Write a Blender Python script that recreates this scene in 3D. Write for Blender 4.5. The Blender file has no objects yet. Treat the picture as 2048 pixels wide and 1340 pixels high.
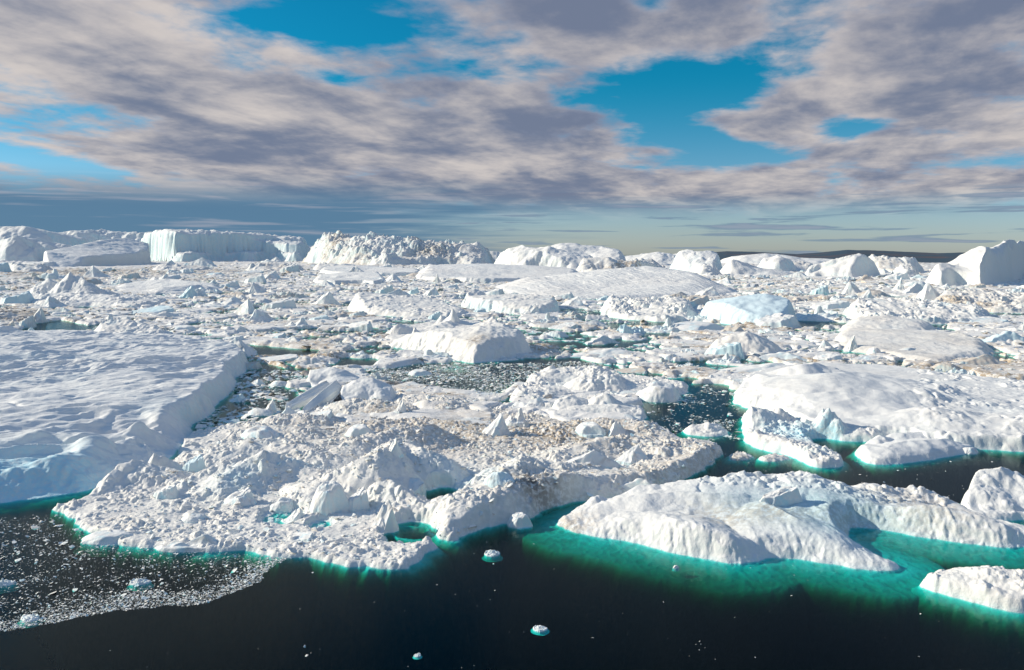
import bpy, math, random
import numpy as np
C = bpy.context.scene
COL = C.collection
R = math.radians
# ------------------------------------------------------------------ camera
CAM_H, FPX, HORIZ = 50.0, 1593.0, 508.0
PITCH = math.atan((670 - HORIZ) / FPX)
cam_d = bpy.data.cameras.new('camera'); cam = bpy.data.objects.new('camera', cam_d); COL.objects.link(cam)
cam.location = (0, 0, CAM_H); cam.rotation_euler = (R(90) - PITCH, 0, 0)
cam_d.sensor_width = 36; cam_d.lens = FPX / 2048 * 36; cam_d.clip_start = 0.5; cam_d.clip_end = 60000
C.camera = cam
C.render.engine = 'CYCLES'
C.view_settings.view_transform = 'Standard'; C.view_settings.look = 'None'
C.view_settings.exposure = 0.15; C.view_settings.gamma = 1.0
C.cycles.max_bounces = 6; C.cycles.transparent_max_bounces = 10; C.cycles.volume_bounces = 0
C.cycles.diffuse_bounces = 3; C.cycles.use_adaptive_sampling = True
# ------------------------------------------------------------------ light
SUN_AZ, SUN_EL = R(-79), R(25)                    # azimuth from +Y, clockwise positive
sv = (math.sin(SUN_AZ) * math.cos(SUN_EL), math.cos(SUN_AZ) * math.cos(SUN_EL), math.sin(SUN_EL))
sun_d = bpy.data.lights.new('sun', 'SUN'); sun = bpy.data.objects.new('sun', sun_d); COL.objects.link(sun)
sun_d.energy = 5.0; sun_d.angle = R(0.55); sun_d.color = (1.0, 0.92, 0.755)
import mathutils
sun.rotation_euler = mathutils.Vector(sv).to_track_quat('Z', 'Y').to_euler()

# ------------------------------------------------------------------ projection helpers
_c, _s = math.cos(PITCH), math.sin(PITCH)
def ground(px, py, z=0.0):
    """the point at height z seen at photo pixel (px, py); a negative py is a distance in metres"""
    if py < 0:
        Y = -py if py > -2400 else -2 * py - 2400
        dep = Y * _c + (CAM_H - z) * _s
        return ((px - 1024) / FPX * dep, Y)
    u = (670 - py) / FPX
    Y = (CAM_H - z) * (_c + u * _s) / (_s - u * _c)
    dep = Y * _c + (CAM_H - z) * _s
    return ((px - 1024) / FPX * dep, Y)
def height_at(Y, ytop):
    u = (670 - ytop) / FPX
    return CAM_H - Y * (_s - u * _c) / (_c + u * _s)
def to_px(x, y, z=0):
    dep = y * _c + (CAM_H - z) * _s
    up = y * _s - (CAM_H - z) * _c
    return 1024 + FPX * x / dep, 670 - FPX * up / dep

# ------------------------------------------------------------------ node helpers
class NT:
    def __init__(self, tree): self.t = tree; self.n = tree.nodes; self.l = tree.links
    def new(self, t, **k):
        n = self.n.new(t)
        for a, b in k.items(): setattr(n, a, b)
        return n
    def put(self, sock, v):
        if isinstance(v, bpy.types.NodeSocket): self.l.new(v, sock)
        elif v is not None: sock.default_value = v
    def m(self, op, a, b=None, c=None, clamp=False):
        n = self.new('ShaderNodeMath', operation=op, use_clamp=clamp)
        self.put(n.inputs[0], a); self.put(n.inputs[1], b)
        if c is not None: self.put(n.inputs[2], c)
        return n.outputs[0]
    def mix(self, f, a, b, blend='MIX'):
        n = self.new('ShaderNodeMix', data_type='RGBA', blend_type=blend)
        self.put(n.inputs[0], f); self.put(n.inputs[6], a); self.put(n.inputs[7], b)
        return n.outputs[2]
    def rng(self, v, a, b, lo=0.0, hi=1.0, smooth=True):
        n = self.new('ShaderNodeMapRange', interpolation_type='SMOOTHSTEP' if smooth else 'LINEAR')
        for i, q in enumerate((v, a, b, lo, hi)): self.put(n.inputs[i], q)
        return n.outputs[0]
    def noise(self, vec, scale, detail=5, rough=.55, dist=0.0, out=0):
        n = self.new('ShaderNodeTexNoise'); self.put(n.inputs['Vector'], vec)
        n.inputs['Scale'].default_value = scale; n.inputs['Detail'].default_value = detail
        n.inputs['Roughness'].default_value = rough; n.inputs['Distortion'].default_value = dist
        return n.outputs[out]
    def comb(self, x, y, z):
        n = self.new('ShaderNodeCombineXYZ')
        for i, q in enumerate((x, y, z)): self.put(n.inputs[i], q)
        return n.outputs[0]
# ------------------------------------------------------------------ sky
W = bpy.data.worlds.new('World'); C.world = W; W.use_nodes = True
w = NT(W.node_tree); w.n.clear()
tc = w.new('ShaderNodeTexCoord').outputs['Generated']
sep = w.new('ShaderNodeSeparateXYZ'); w.l.new(tc, sep.inputs[0]); dx, dy, dz = sep.outputs
az = w.m('ARCTAN2', dx, dy); el = w.m('ARCSINE', dz)
sky = w.new('ShaderNodeTexSky', sky_type='NISHITA'); sky.sun_disc = False
sky.sun_elevation = SUN_EL; sky.sun_rotation = SUN_AZ; sky.ozone_density = 3.0; sky.air_density = 1.0; sky.dust_density = 0.3
tint_hi, tint_lo = (0.03, 0.72, 0.86, 1), (0.72, 0.83, 1.08, 1)
tint = w.mix(w.rng(el, 0.0, 0.22), tint_lo, tint_hi)
clear = w.mix(1.0, sky.outputs[0], tint, 'MULTIPLY')
bg_sky = w.new('ShaderNodeBackground'); w.put(bg_sky.inputs[0], clear); bg_sky.inputs[1].default_value = 0.10
# a cloud deck: the direction carried up to a flat layer, streaks running away towards the right
den = w.m('ADD', w.m('MAXIMUM', dz, 0.0), 0.11)
u0, v0 = w.m('DIVIDE', dx, den), w.m('DIVIDE', dy, den)
ca, sa = math.cos(R(24)), math.sin(R(24))
uu = w.m('SUBTRACT', w.m('MULTIPLY', u0, ca), w.m('MULTIPLY', v0, sa))
vv = w.m('ADD', w.m('MULTIPLY', u0, sa), w.m('MULTIPLY', v0, ca))
P = w.comb(uu, w.m('MULTIPLY', vv, 0.78), 0.0)
n_big = w.noise(P, 1.35, 9, .56, .15)
P2 = w.comb(w.m('ADD', uu, 11.3), w.m('ADD', w.m('MULTIPLY', vv, 0.62), 4.1), 2.0)
n_shade = w.noise(P2, 2.3, 8, .56, .2)
n_fine = w.noise(w.comb(uu, vv, 3.0), 6.5, 8, .58, .2)
def direction(px, py):
    X = (px - 1024) / FPX; Z = (670 - py) / FPX
    v = mathutils.Vector((X, _c + Z * _s, -_s + Z * _c)).normalized()
    return math.atan2(v.x, v.y), math.asin(v.z)
def blob(px, py, rx, ry, amp, tilt=0):
    a0, e0 = direction(px, py)
    A = w.m('SUBTRACT', az, a0); E = w.m('SUBTRACT', el, e0)
    ct, st = math.cos(R(tilt)), math.sin(R(tilt))
    a = w.m('ADD', w.m('MULTIPLY', A, ct * FPX / rx), w.m('MULTIPLY', E, st * FPX / rx))
    e = w.m('SUBTRACT', w.m('MULTIPLY', E, ct * FPX / ry), w.m('MULTIPLY', A, st * FPX / ry))
    q = w.m('ADD', w.m('MULTIPLY', a, a), w.m('MULTIPLY', e, e))
    return w.m('MULTIPLY', w.m('EXPONENT', w.m('MULTIPLY', q, -1.0)), amp)
def total(lst):
    s_ = lst[0]
    for b_ in lst[1:]: s_ = w.m('ADD', s_, b_)
    return s_
holes = total([blob(1330, 185, 190, 62, -.40, 8), blob(1030, 110, 120, 55, -.24), blob(450, 35, 260, 55, -.26), blob(700, 60, 160, 30, -.12), blob(1290, 5, 60, 25, -.3),
               blob(80, 215, 150, 40, -.33, -12), blob(1420, 285, 110, 40, -.22, -20), blob(1690, 250, 60, 22, -.28, 5),
               blob(470, 140, 60, 28, -.20), blob(680, 155, 60, 22, -.16), blob(60, 315, 160, 18, -.22, -8), blob(1950, 330, 150, 16, -.2, -4), blob(1500, 320, 150, 18, -.18),
               blob(1580, 10, 60, 40, -.14),
               blob(420, 250, 420, 110, .16, -12), blob(900, 300, 380, 90, .16, -14), blob(1250, 60, 330, 60, .10, 12), blob(1820, 190, 300, 120, .14),
               blob(120, 100, 200, 70, .14), blob(1500, 375, 560, 36, .16)])
dens = w.m('ADD', w.m('ADD', w.m('ADD', w.m('MULTIPLY', w.m('SUBTRACT', n_big, .5), 1.35), .5), w.m('MULTIPLY', w.m('SUBTRACT', n_fine, .5), .26)), w.m('ADD', w.m('MULTIPLY', holes, 1.0), .045))
alpha = w.rng(dens, 0.35, 0.56, 0.0, 0.97)
# above the frame the deck opens; overhead, an added blue glow fills the shadows
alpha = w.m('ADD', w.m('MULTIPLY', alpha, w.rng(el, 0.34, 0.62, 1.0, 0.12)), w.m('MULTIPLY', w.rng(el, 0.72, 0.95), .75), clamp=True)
lowfade = w.rng(el, 0.035, 0.075)
alpha = w.m('MULTIPLY', alpha, w.m('ADD', w.m('MULTIPLY', lowfade, 1.0), 0.0))
shade = w.rng(w.m('ADD', w.m('ADD', w.m('MULTIPLY', n_shade, .9), w.m('MULTIPLY', w.m('SUBTRACT', .55, dens), .30)), w.m('ADD', w.m('MULTIPLY', n_fine, .30), total([
    blob(80, 340, 420, 60, .20, -6), blob(230, 120, 200, 60, .08), blob(1500, 170, 200, 120, .03), blob(1950, 60, 250, 140, -.03), blob(150, 30, 250, 60, .05), blob(1050, 210, 200, 60, -.06), blob(1900, 200, 300, 60, .05)]))), 0.42, 0.82)
c_dark, c_light = (0.155, 0.185, 0.270, 1), (0.60, 0.545, 0.515, 1)
cloud = w.mix(shade, c_dark, c_light)
cloud = w.mix(w.rng(dens, 0.42, 0.62, 0.45, 0.0), cloud, (0.36, 0.38, 0.48, 1))
cloud = w.mix(w.rng(el, 0.70, 0.90), cloud, (0.17, 0.30, 0.58, 1))  # added overhead fill colour, lifts the shadows and tints them blue
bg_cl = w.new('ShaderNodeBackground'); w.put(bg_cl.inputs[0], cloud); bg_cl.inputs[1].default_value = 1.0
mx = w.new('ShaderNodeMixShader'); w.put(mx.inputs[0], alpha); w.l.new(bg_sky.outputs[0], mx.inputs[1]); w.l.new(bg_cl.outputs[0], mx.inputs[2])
# rain-grey bank low in the left, thin streaks over the pale band at the right
streak = w.noise(w.comb(w.m('MULTIPLY', az, 3.0), w.m('MULTIPLY', el, 62.0), 0.0), 1.6, 6, .55, .3)
bank = w.m('MULTIPLY', w.rng(el, 0.10, 0.055), w.rng(w.m('ADD', az, w.m('MULTIPLY', w.m('SUBTRACT', streak, .5), .5)), 0.10, -0.20))
thin = w.m('MULTIPLY', w.rng(streak, 0.53, 0.60), w.rng(el, 0.085, 0.06))
bank = w.m('MAXIMUM', w.m('MULTIPLY', bank, .96), w.m('MULTIPLY', thin, .8))
bank = w.m('MULTIPLY', bank, w.rng(dz, -0.02, 0.0))
bcol = w.mix(w.rng(streak, .52, .66), (0.085, 0.185, 0.300, 1), (0.24, 0.29, 0.38, 1))
bg_b = w.new('ShaderNodeBackground'); w.put(bg_b.inputs[0], bcol)
mx2 = w.new('ShaderNodeMixShader'); w.put(mx2.inputs[0], bank); w.l.new(mx.outputs[0], mx2.inputs[1]); w.l.new(bg_b.outputs[0], mx2.inputs[2])
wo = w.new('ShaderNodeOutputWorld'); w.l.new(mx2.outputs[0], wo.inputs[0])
W.cycles.sampling_method = 'MANUAL'; W.cycles.sample_map_resolution = 512

# ------------------------------------------------------------------ numpy noise
def _h(ix, iy, seed):
    h = (ix.astype(np.int64) * 374761393 + iy.astype(np.int64) * 668265263 + seed * 1442695041) & 0xFFFFFFFF
    h = ((h ^ (h >> 13)) * 1274126177) & 0xFFFFFFFF
    h = ((h ^ (h >> 16)) * 2246822519) & 0xFFFFFFFF
    return ((h ^ (h >> 15)) & 0xFFFFFF) / float(0xFFFFFF)
def gnoise(x, y, seed=0):
    ix, iy = np.floor(x), np.floor(y); fx, fy = x - ix, y - iy
    u = fx * fx * fx * (fx * (fx * 6 - 15) + 10); v = fy * fy * fy * (fy * (fy * 6 - 15) + 10)
    def g(ox, oy):
        a = _h(ix + ox, iy + oy, seed) * 6.2831853
        return np.cos(a) * (fx - ox) + np.sin(a) * (fy - oy)
    n0 = g(0, 0) * (1 - u) + g(1, 0) * u; n1 = g(0, 1) * (1 - u) + g(1, 1) * u
    return (n0 * (1 - v) + n1 * v) * 1.5
def fbm(x, y, size, seed=0, o=4, gain=.5):
    s, a, t = 0.0, 1.0, 0.0; f = 1.0 / size
    for i in range(o):
        s = s + a * gnoise(x * f + 17.3 * i, y * f - 9.1 * i, seed + i); t += a; a *= gain; f *= 2.03
    return s / t
def ridged(x, y, size, seed=0, o=4, gain=.5):
    s, a, t = 0.0, 1.0, 0.0; f = 1.0 / size
    for i in range(o):
        s = s + a * (1 - np.abs(gnoise(x * f + 7.7 * i, y * f + 3.1 * i, seed + i)) * 2); t += a; a *= gain; f *= 2.1
    return s / t
def sst(a, b, x):
    t = np.clip((x - a) / (b - a), 0, 1); return t * t * (3 - 2 * t)
def worley(x, y, seed=0):
    ix, iy = np.floor(x), np.floor(y)
    f1 = np.full(x.shape, 9.0); f2 = np.full(x.shape, 9.0); cid = np.zeros(x.shape); ddx = np.zeros(x.shape); ddy = np.zeros(x.shape)
    for ox in (-1, 0, 1):
        for oy in (-1, 0, 1):
            cx, cy = ix + ox, iy + oy
            px_ = cx + _h(cx, cy, seed); py_ = cy + _h(cx, cy, seed + 77)
            ax, ay = x - px_, y - py_; d = ax * ax + ay * ay
            near = d < f1
            f2 = np.where(near, f1, np.minimum(f2, d))
            ddx = np.where(near, ax, ddx); ddy = np.where(near, ay, ddy)
            cid = np.where(near, _h(cx, cy, seed + 991), cid); f1 = np.where(near, d, f1)
    return np.sqrt(f1), np.sqrt(f2), cid, ddx, ddy
def blocks(x, y, size, seed=0, power=1.6, tilt=.9, warp=.25):
    """jumble of tilted, rounded ice blocks, about 0..1"""
    wx = x / size + warp * fbm(x, y, size * .8, seed + 5, 2); wy = y / size + warp * fbm(x, y, size * .8, seed + 9, 2)
    f1, f2, cid, ddx, ddy = worley(wx, wy, seed)
    e = sst(0.02, .34, f2 - f1)
    a = cid * 43.0
    h = cid ** power + tilt * (np.cos(a) * ddx + np.sin(a) * ddy) * (cid * .8 + .2) - .25 * f1
    return np.clip(h, -.1, 1.4) * e
# ------------------------------------------------------------------ meshes
def link(name, me, parent=None, mat=None, smooth=True):
    o = bpy.data.objects.new(name, me); COL.objects.link(o)
    if parent is not None: o.parent = parent
    if mat is not None: me.materials.append(mat)
    return o
def grid_mesh(name, X, Y, Z, keep=None, attrs=None, faces=None):
    ny, nx = X.shape
    if keep is None: keep = np.ones(X.shape, bool)
    fk = keep[:-1, :-1] & keep[1:, :-1] & keep[1:, 1:] & keep[:-1, 1:]
    if faces is not None: fk = fk & faces
    used = np.zeros(X.shape, bool)
    used[:-1, :-1] |= fk; used[1:, :-1] |= fk; used[1:, 1:] |= fk; used[:-1, 1:] |= fk
    idx = np.full(X.shape, -1, np.int64); idx[used] = np.arange(used.sum())
    a, b, c, d = idx[:-1, :-1][fk], idx[:-1, 1:][fk], idx[1:, 1:][fk], idx[1:, :-1][fk]
    F = np.stack([a, b, c, d], 1).astype(np.int32)
    V = np.stack([X[used], Y[used], Z[used]], 1).astype(np.float32)
    at = {k: v[used] for k, v in (attrs or {}).items()}
    return raw_mesh(name, V, F, at)
def raw_mesh(name, V, F, attrs=None, smooth=True):
    k = F.shape[1]
    me = bpy.data.meshes.new(name)
    me.vertices.add(len(V)); me.vertices.foreach_set('co', V.astype(np.float32).ravel())
    me.loops.add(F.size); me.loops.foreach_set('vertex_index', F.astype(np.int32).ravel())
    me.polygons.add(len(F)); me.polygons.foreach_set('loop_start', np.arange(0, F.size, k, dtype=np.int32))
    me.polygons.foreach_set('use_smooth', np.full(len(F), smooth))
    me.update(calc_edges=True)
    for n, v in (attrs or {}).items():
        A = me.attributes.new(n, 'FLOAT', 'POINT'); A.data.foreach_set('value', np.asarray(v, np.float32).ravel())
    return me
def sdist(X, Y, poly):
    """signed distance to a polygon, positive inside"""
    P_ = np.asarray(poly, float); n = len(P_)
    d = np.full(X.shape, 1e12); ins = np.zeros(X.shape, bool)
    for i in range(n):
        x1, y1 = P_[i]; x2, y2 = P_[(i + 1) % n]
        ex, ey = x2 - x1, y2 - y1; L = ex * ex + ey * ey + 1e-9
        t = np.clip(((X - x1) * ex + (Y - y1) * ey) / L, 0, 1)
        d = np.minimum(d, (X - x1 - t * ex) ** 2 + (Y - y1 - t * ey) ** 2)
        cr = (y1 > Y) != (y2 > Y)
        ins ^= cr & (X < ex * (Y - y1) / (ey if abs(ey) > 1e-9 else 1e-9) + x1)
    d = np.sqrt(d); return np.where(ins, d, -d)
def smooth_poly(poly, k=1):
    P_ = [tuple(p) for p in poly]
    for _ in range(k):
        Q = []
        for i in range(len(P_)):
            a, b = P_[i], P_[(i + 1) % len(P_)]
            Q += [(a[0] * .75 + b[0] * .25, a[1] * .75 + b[1] * .25), (a[0] * .25 + b[0] * .75, a[1] * .25 + b[1] * .75)]
        P_ = Q
    return P_
def ridge(X, Y, pts, wf, wb, p=1.0, pb=None):
    """crest line of (px, ytop, ybase): falls to nothing wf metres in front, wb behind"""
    G = []
    for (px, yt, yb) in pts:
        gx, gy = ground(px, yb); G.append((gx, gy, height_at(gy, yt)))
    out = np.zeros(X.shape)
    if len(G) == 1: G = G * 2
    for (x1, y1, h1), (x2, y2, h2) in zip(G[:-1], G[1:]):
        ex, ey = x2 - x1, y2 - y1; L = ex * ex + ey * ey + 1e-6
        t = np.clip(((X - x1) * ex + (Y - y1) * ey) / L, 0, 1)
        ax, ay = X - x1 - t * ex, Y - y1 - t * ey
        d = np.sqrt(ax * ax + ay * ay)
        w_ = np.where(ay < 0, wf, wb)
        w_ = wb + (wf - wb) * sst(.25, -.25, ay / (d + 1e-6))
        out = np.maximum(out, (h1 + (h2 - h1) * t) * np.clip(1 - d / w_, 0, 1) ** (p if pb is None else np.where(ay < 0, p, pb)))
    return out
FIELDS = []                                        # height look-ups for what stands on the ice
class Field:
    def __init__(s, x0, y0, r, Z): s.x0, s.y0, s.r, s.Z = x0, y0, r, Z
    def at(s, x, y):
        i = np.round((np.asarray(y) - s.y0) / s.r).astype(int); j = np.round((np.asarray(x) - s.x0) / s.r).astype(int)
        ok = (i >= 0) & (j >= 0) & (i < s.Z.shape[0]) & (j < s.Z.shape[1])
        return np.where(ok, s.Z[np.clip(i, 0, s.Z.shape[0] - 1), np.clip(j, 0, s.Z.shape[1] - 1)], -99.0)
def surface_z(x, y):
    z = np.full(np.shape(x), -99.0)
    for f in FIELDS: z = np.maximum(z, f.at(x, y))
    return z

# ------------------------------------------------------------------ materials
def ice_material(name, bump=.12, scale=1.0, base=(0.80, 0.785, 0.775, 1), variation=1.0, rough=.62):
    M = bpy.data.materials.new(name); M.use_nodes = True; t = NT(M.node_tree); t.n.clear()
    geo = t.new('ShaderNodeNewGeometry'); pos = geo.outputs['Position']
    def att(n): a = t.new('ShaderNodeAttribute', attribute_name=n); return a.outputs['Fac']
    dirt, blue, dark = att('dirt'), att('blue'), att('dark')
    n1 = t.noise(pos, .07 * scale, 5, .6); n2 = t.noise(pos, .9 * scale, 6, .65); n3 = t.noise(pos, 4.0 * scale, 4, .6)
    col = t.mix(t.m('MULTIPLY', t.rng(n1, .42, .68), .55 * variation), base, (0.80, 0.74, 0.685, 1))
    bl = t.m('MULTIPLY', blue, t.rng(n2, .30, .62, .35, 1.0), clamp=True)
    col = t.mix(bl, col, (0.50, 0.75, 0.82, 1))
    di = t.m('MULTIPLY', dirt, t.rng(t.m('ADD', n2, t.m('MULTIPLY', n3, .35)), .56, .74, .04, 1.15), clamp=True)
    col = t.mix(di, col, (0.46, 0.36, 0.26, 1))
    col = t.mix(t.m('MULTIPLY', dark, t.rng(n2, .35, .6, .3, 1.0), clamp=True), col, (0.055, 0.045, 0.04, 1))
    b = t.new('ShaderNodeBsdfPrincipled'); t.put(b.inputs['Base Color'], col)
    b.inputs['Roughness'].default_value = rough; b.inputs['Specular IOR Level'].default_value = .25
    bp = t.new('ShaderNodeBump'); bp.inputs['Strength'].default_value = .8; bp.inputs['Distance'].default_value = bump
    t.put(bp.inputs['Height'], t.m('ADD', t.noise(pos, 1.3 * scale, 8, .7), t.m('MULTIPLY', n3, .35)))
    t.l.new(bp.outputs[0], b.inputs['Normal'])
    o = t.new('ShaderNodeOutputMaterial'); t.l.new(b.outputs[0], o.inputs[0])
    return M
M_ICE = ice_material('rubble_ice', .22, 1.0, (0.84, 0.80, 0.745, 1))
M_BLUE = ice_material('blue_ice', .25, .5, (0.66, 0.775, 0.81, 1), .2)
M_SNOW = ice_material('packed_snow', .17, 1.0, (0.80, 0.78, 0.75, 1), .35)
M_FAR = ice_material('distant_ice', 1.6, .12, (0.81, 0.785, 0.75, 1), .8)
M_PACK = ice_material('pack_ice', .3, .55, (0.84, 0.80, 0.755, 1), 1.2)

M_W = bpy.data.materials.new('sea_water'); M_W.use_nodes = True; t = NT(M_W.node_tree); t.n.clear()
geo = t.new('ShaderNodeNewGeometry')
bp = t.new('ShaderNodeBump'); bp.inputs['Strength'].default_value = .5; bp.inputs['Distance'].default_value = .045
mp = t.new('ShaderNodeMapping'); mp.inputs['Scale'].default_value = (1, 2.2, 1); t.l.new(geo.outputs['Position'], mp.inputs[0])
t.put(bp.inputs['Height'], t.noise(mp.outputs[0], 1.1, 4, .6, .4))
dt = t.new('ShaderNodeVectorMath', operation='DOT_PRODUCT'); t.l.new(bp.outputs[0], dt.inputs[0]); t.l.new(geo.outputs['Incoming'], dt.inputs[1])
refl = t.m('MULTIPLY', t.m('ADD', t.m('MULTIPLY', t.m('POWER', t.m('SUBTRACT', 1.0, t.m('ABSOLUTE', dt.outputs['Value'])), 5.0), .98), .02), .62, clamp=True)
gl = t.new('ShaderNodeBsdfGlossy'); gl.inputs['Roughness'].default_value = .03; t.l.new(bp.outputs[0], gl.inputs['Normal']); gl.inputs[0].default_value = (.72, .92, .95, 1)
tr = t.new('ShaderNodeBsdfTransparent')
ms = t.new('ShaderNodeMixShader'); t.l.new(refl, ms.inputs[0]); t.l.new(tr.outputs[0], ms.inputs[1]); t.l.new(gl.outputs[0], ms.inputs[2])
va = t.new('ShaderNodeVolumeAbsorption'); va.inputs['Color'].default_value = (0.10, 0.895, 0.862, 1); va.inputs['Density'].default_value = 2.9
o = t.new('ShaderNodeOutputMaterial'); t.l.new(ms.outputs[0], o.inputs[0]); t.l.new(va.outputs[0], o.inputs[1])
M_BED = bpy.data.materials.new('deep_sea'); M_BED.use_nodes = True
M_BED.node_tree.nodes['Principled BSDF'].inputs['Base Color'].default_value = (.004, .02, .024, 1)
M_BED.node_tree.nodes['Principled BSDF'].inputs['Specular IOR Level'].default_value = 0
M_HILL = bpy.data.materials.new('bare_rock_hills'); M_HILL.use_nodes = True; t = NT(M_HILL.node_tree)
geo = t.new('ShaderNodeNewGeometry')
nh = t.noise(geo.outputs['Position'], .004, 8, .65)
ch = t.mix(t.rng(nh, .45, .66), (0.018, 0.052, 0.085, 1), (0.070, 0.055, 0.065, 1))
ch = t.mix(t.m('MULTIPLY', t.rng(t.noise(geo.outputs['Position'], .02, 6, .7), .70, .73), .35), ch, (.6, .6, .65, 1))
t.put(M_HILL.node_tree.nodes['Principled BSDF'].inputs['Base Color'], ch)
M_HILL.node_tree.nodes['Principled BSDF'].inputs['Roughness'].default_value = .95

# ------------------------------------------------------------------ water, sea bed, hills
def box_mesh(name, x0, x1, y0, y1, z0, z1):
    V = np.array([(x, y, z) for z in (z0, z1) for y in (y0, y1) for x in (x0, x1)], float)
    F = np.array([(0, 2, 3, 1), (4, 5, 7, 6), (0, 1, 5, 4), (2, 6, 7, 3), (0, 4, 6, 2), (1, 3, 7, 5)])
    return raw_mesh(name, V, F, smooth=False)
o = link('water', box_mesh('water', -26000, 26000, -400, 40000, -60, 0), mat=M_W); o['kind'] = 'structure'
o = link('sea_bed', box_mesh('sea_bed', -25900, 25900, -390, 39900, -58, -55), mat=M_BED); o['kind'] = 'structure'

# ------------------------------------------------------------------ icebergs as modelled relief
def tagged(o, label, cat, group=None):
    o['label'] = label; o['category'] = cat; o['kind'] = 'thing'
    if group: o['group'] = group
    return o
def dist_of(poly): return min(p[1] for p in poly)
def berg(name, label, cat, outline, feats=(), base=3.0, edge=3.0, fedge=None, wob=(1.0, 8.0), rough=(0.0, 4.0), rubble=(0.0, 3.0),
         shelf=1.2, depth=9.0,  res=None, mat=None, dirt=0.0, blue=0.25, spots=(), seed=1, group=None, extra=None, smooth=1, field=True,
         flute=0.0, dark=0.0, margin=None, shelf_spots=(), dish=(), pieces=(), plunge=.4, pd=.6):
    """outline: waterline in photo pixels put down on the sea; feats: (points, front width, back width, power)"""
    poly = smooth_poly([ground(*p) for p in outline], smooth)
    D = dist_of(poly)
    res = res or max(D / 860.0, .2)
    P_ = np.array(poly); m = margin if margin is not None else depth / shelf + 2 * res
    if D < 330: depth = max(depth, 24)
    m = min(depth / shelf + 2 * res, 4 + pd + math.sqrt(depth / plunge)) if margin is None else margin
    x0, x1 = P_[:, 0].min() - m, P_[:, 0].max() + m; y0, y1 = P_[:, 1].min() - m, P_[:, 1].max() + m
    vx = .80 * y1; x0, x1 = max(x0, -vx), min(x1, vx)
    X, Y = np.meshgrid(np.arange(x0, x1, res), np.arange(y0, y1, res))
    wx = X + wob[0] * fbm(X, Y, wob[1], seed + 3, 4); wy = Y + wob[0] * fbm(X, Y, wob[1], seed + 31, 4)
    sd = sdist(wx, wy, poly)
    if flute: sd = sd + flute * (ridged(X, Y, flute * 5, seed + 40, 4, .6) - .5 + .8 * fbm(X, Y, flute * 9, seed + 41, 2)) * sst(-flute, flute, sd)
    ins = np.maximum(sd, 0)
    if callable(edge): edge = edge(X, Y)
    cl = sst(0, 1, ins / edge) ** .8
    fe = fedge or edge * 2
    cf = sst(0, 1, ins / fe)
    wr = rough[1]
    b = base * (1 + .25 * fbm(X, Y, max(base * 6, wr * 4), seed + 50, 3))
    F = np.zeros(X.shape)
    jx = X + wr * .35 * fbm(X, Y, wr, seed + 61, 3); jy = Y + wr * .35 * fbm(X, Y, wr, seed + 62, 3)
    for f in feats:
        pts, wf, wb, pw = f[:4]
        F = np.maximum(F, ridge(jx, jy, pts, wf, wb, pw, f[4] if len(f) > 4 else None))
    Z = b * cl + np.maximum(F - b * .6, 0) * cf
    for (px, py, r, dz) in dish:
        gx, gy = ground(px, py, base * .5)
        q_ = sst(1, .62, np.sqrt(np.maximum(((X - gx) / r) ** 2 + ((Y - gy) / (r * 1.25)) ** 2 + .25 * fbm(X, Y, r * .5, seed + 71, 3), 0)))
        Z = Z * (1 - q_) + dz * q_ if dz <= -2 else Z + dz * q_
    if rough[0]: Z = Z + rough[0] * fbm(X, Y, wr, seed + 10, 5, .55) * cl + rough[0] * .5 * (ridged(X, Y, wr * 1.7, seed + 12, 4) - .6) * cl
    if rubble[0]:
        Rb = blocks(X, Y, rubble[1], seed + 20) + .55 * blocks(X, Y, rubble[1] * .42, seed + 21) + .28 * blocks(X, Y, rubble[1] * .18, seed + 22)
        if res > rubble[1] * .1: Rb = blocks(X, Y, rubble[1], seed + 20) + .5 * blocks(X, Y, rubble[1] * .42, seed + 21)
        calm = .22 + .78 * sst(-.28, .18, fbm(X, Y, rubble[1] * 5, seed + 25, 3))
        big_ = sst(.1, .4, fbm(X, Y, rubble[1] * 9, seed + 26, 2)) * blocks(X, Y, rubble[1] * 2.3, seed + 27, 1.5, 1.2)
        Z = Z + rubble[0] * ((Rb - .12) * calm + 1.1 * big_) * cl
    if extra is not None: Z = Z + extra(X, Y, sd, cl)
    sh = shelf * (1 + .5 * fbm(X, Y, 12, seed + 80, 3))
    for (px, py, r, s_) in shelf_spots:
        gx, gy = ground(px, py); q = np.exp(-((X - gx) ** 2 + (Y - gy) ** 2) / (r * r)); sh = sh * (1 - q) + s_ * q
    out = -np.maximum(-sd, 0) * sh - plunge * np.maximum(-sd - pd, 0) ** 2 - .25 - .35 * np.abs(fbm(X, Y, 3, seed + 81, 3))
    Z = np.where(sd > 0, np.where(Z > -.4, np.maximum(Z, .06), Z + .5) * sst(0, .15, ins) - (1 - sst(0, .5, ins)) * .2, out)
    keep = Z > -depth
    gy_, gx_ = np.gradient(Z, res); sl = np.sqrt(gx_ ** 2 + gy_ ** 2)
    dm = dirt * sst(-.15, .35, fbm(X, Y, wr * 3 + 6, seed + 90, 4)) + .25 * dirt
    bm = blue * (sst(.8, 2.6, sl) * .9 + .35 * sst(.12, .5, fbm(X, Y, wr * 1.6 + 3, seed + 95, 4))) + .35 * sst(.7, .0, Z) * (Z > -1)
    dk = dark * sst(.1, .4, fbm(X, Y, wr * 2 + 4, seed + 97, 4))
    for sp in spots:                                # (px, py, z, radius, 'dirt'|'blue'|'dark', amount)
        gx, gy = ground(sp[0], sp[1], sp[2]); q = np.exp(-((X - gx) ** 2 + (Y - gy) ** 2) / sp[3] ** 2) * sp[5]
        if sp[4] == 'dirt': dm = dm + q
        elif sp[4] == 'blue': bm = bm + q
        else: dk = dk + q
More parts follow.
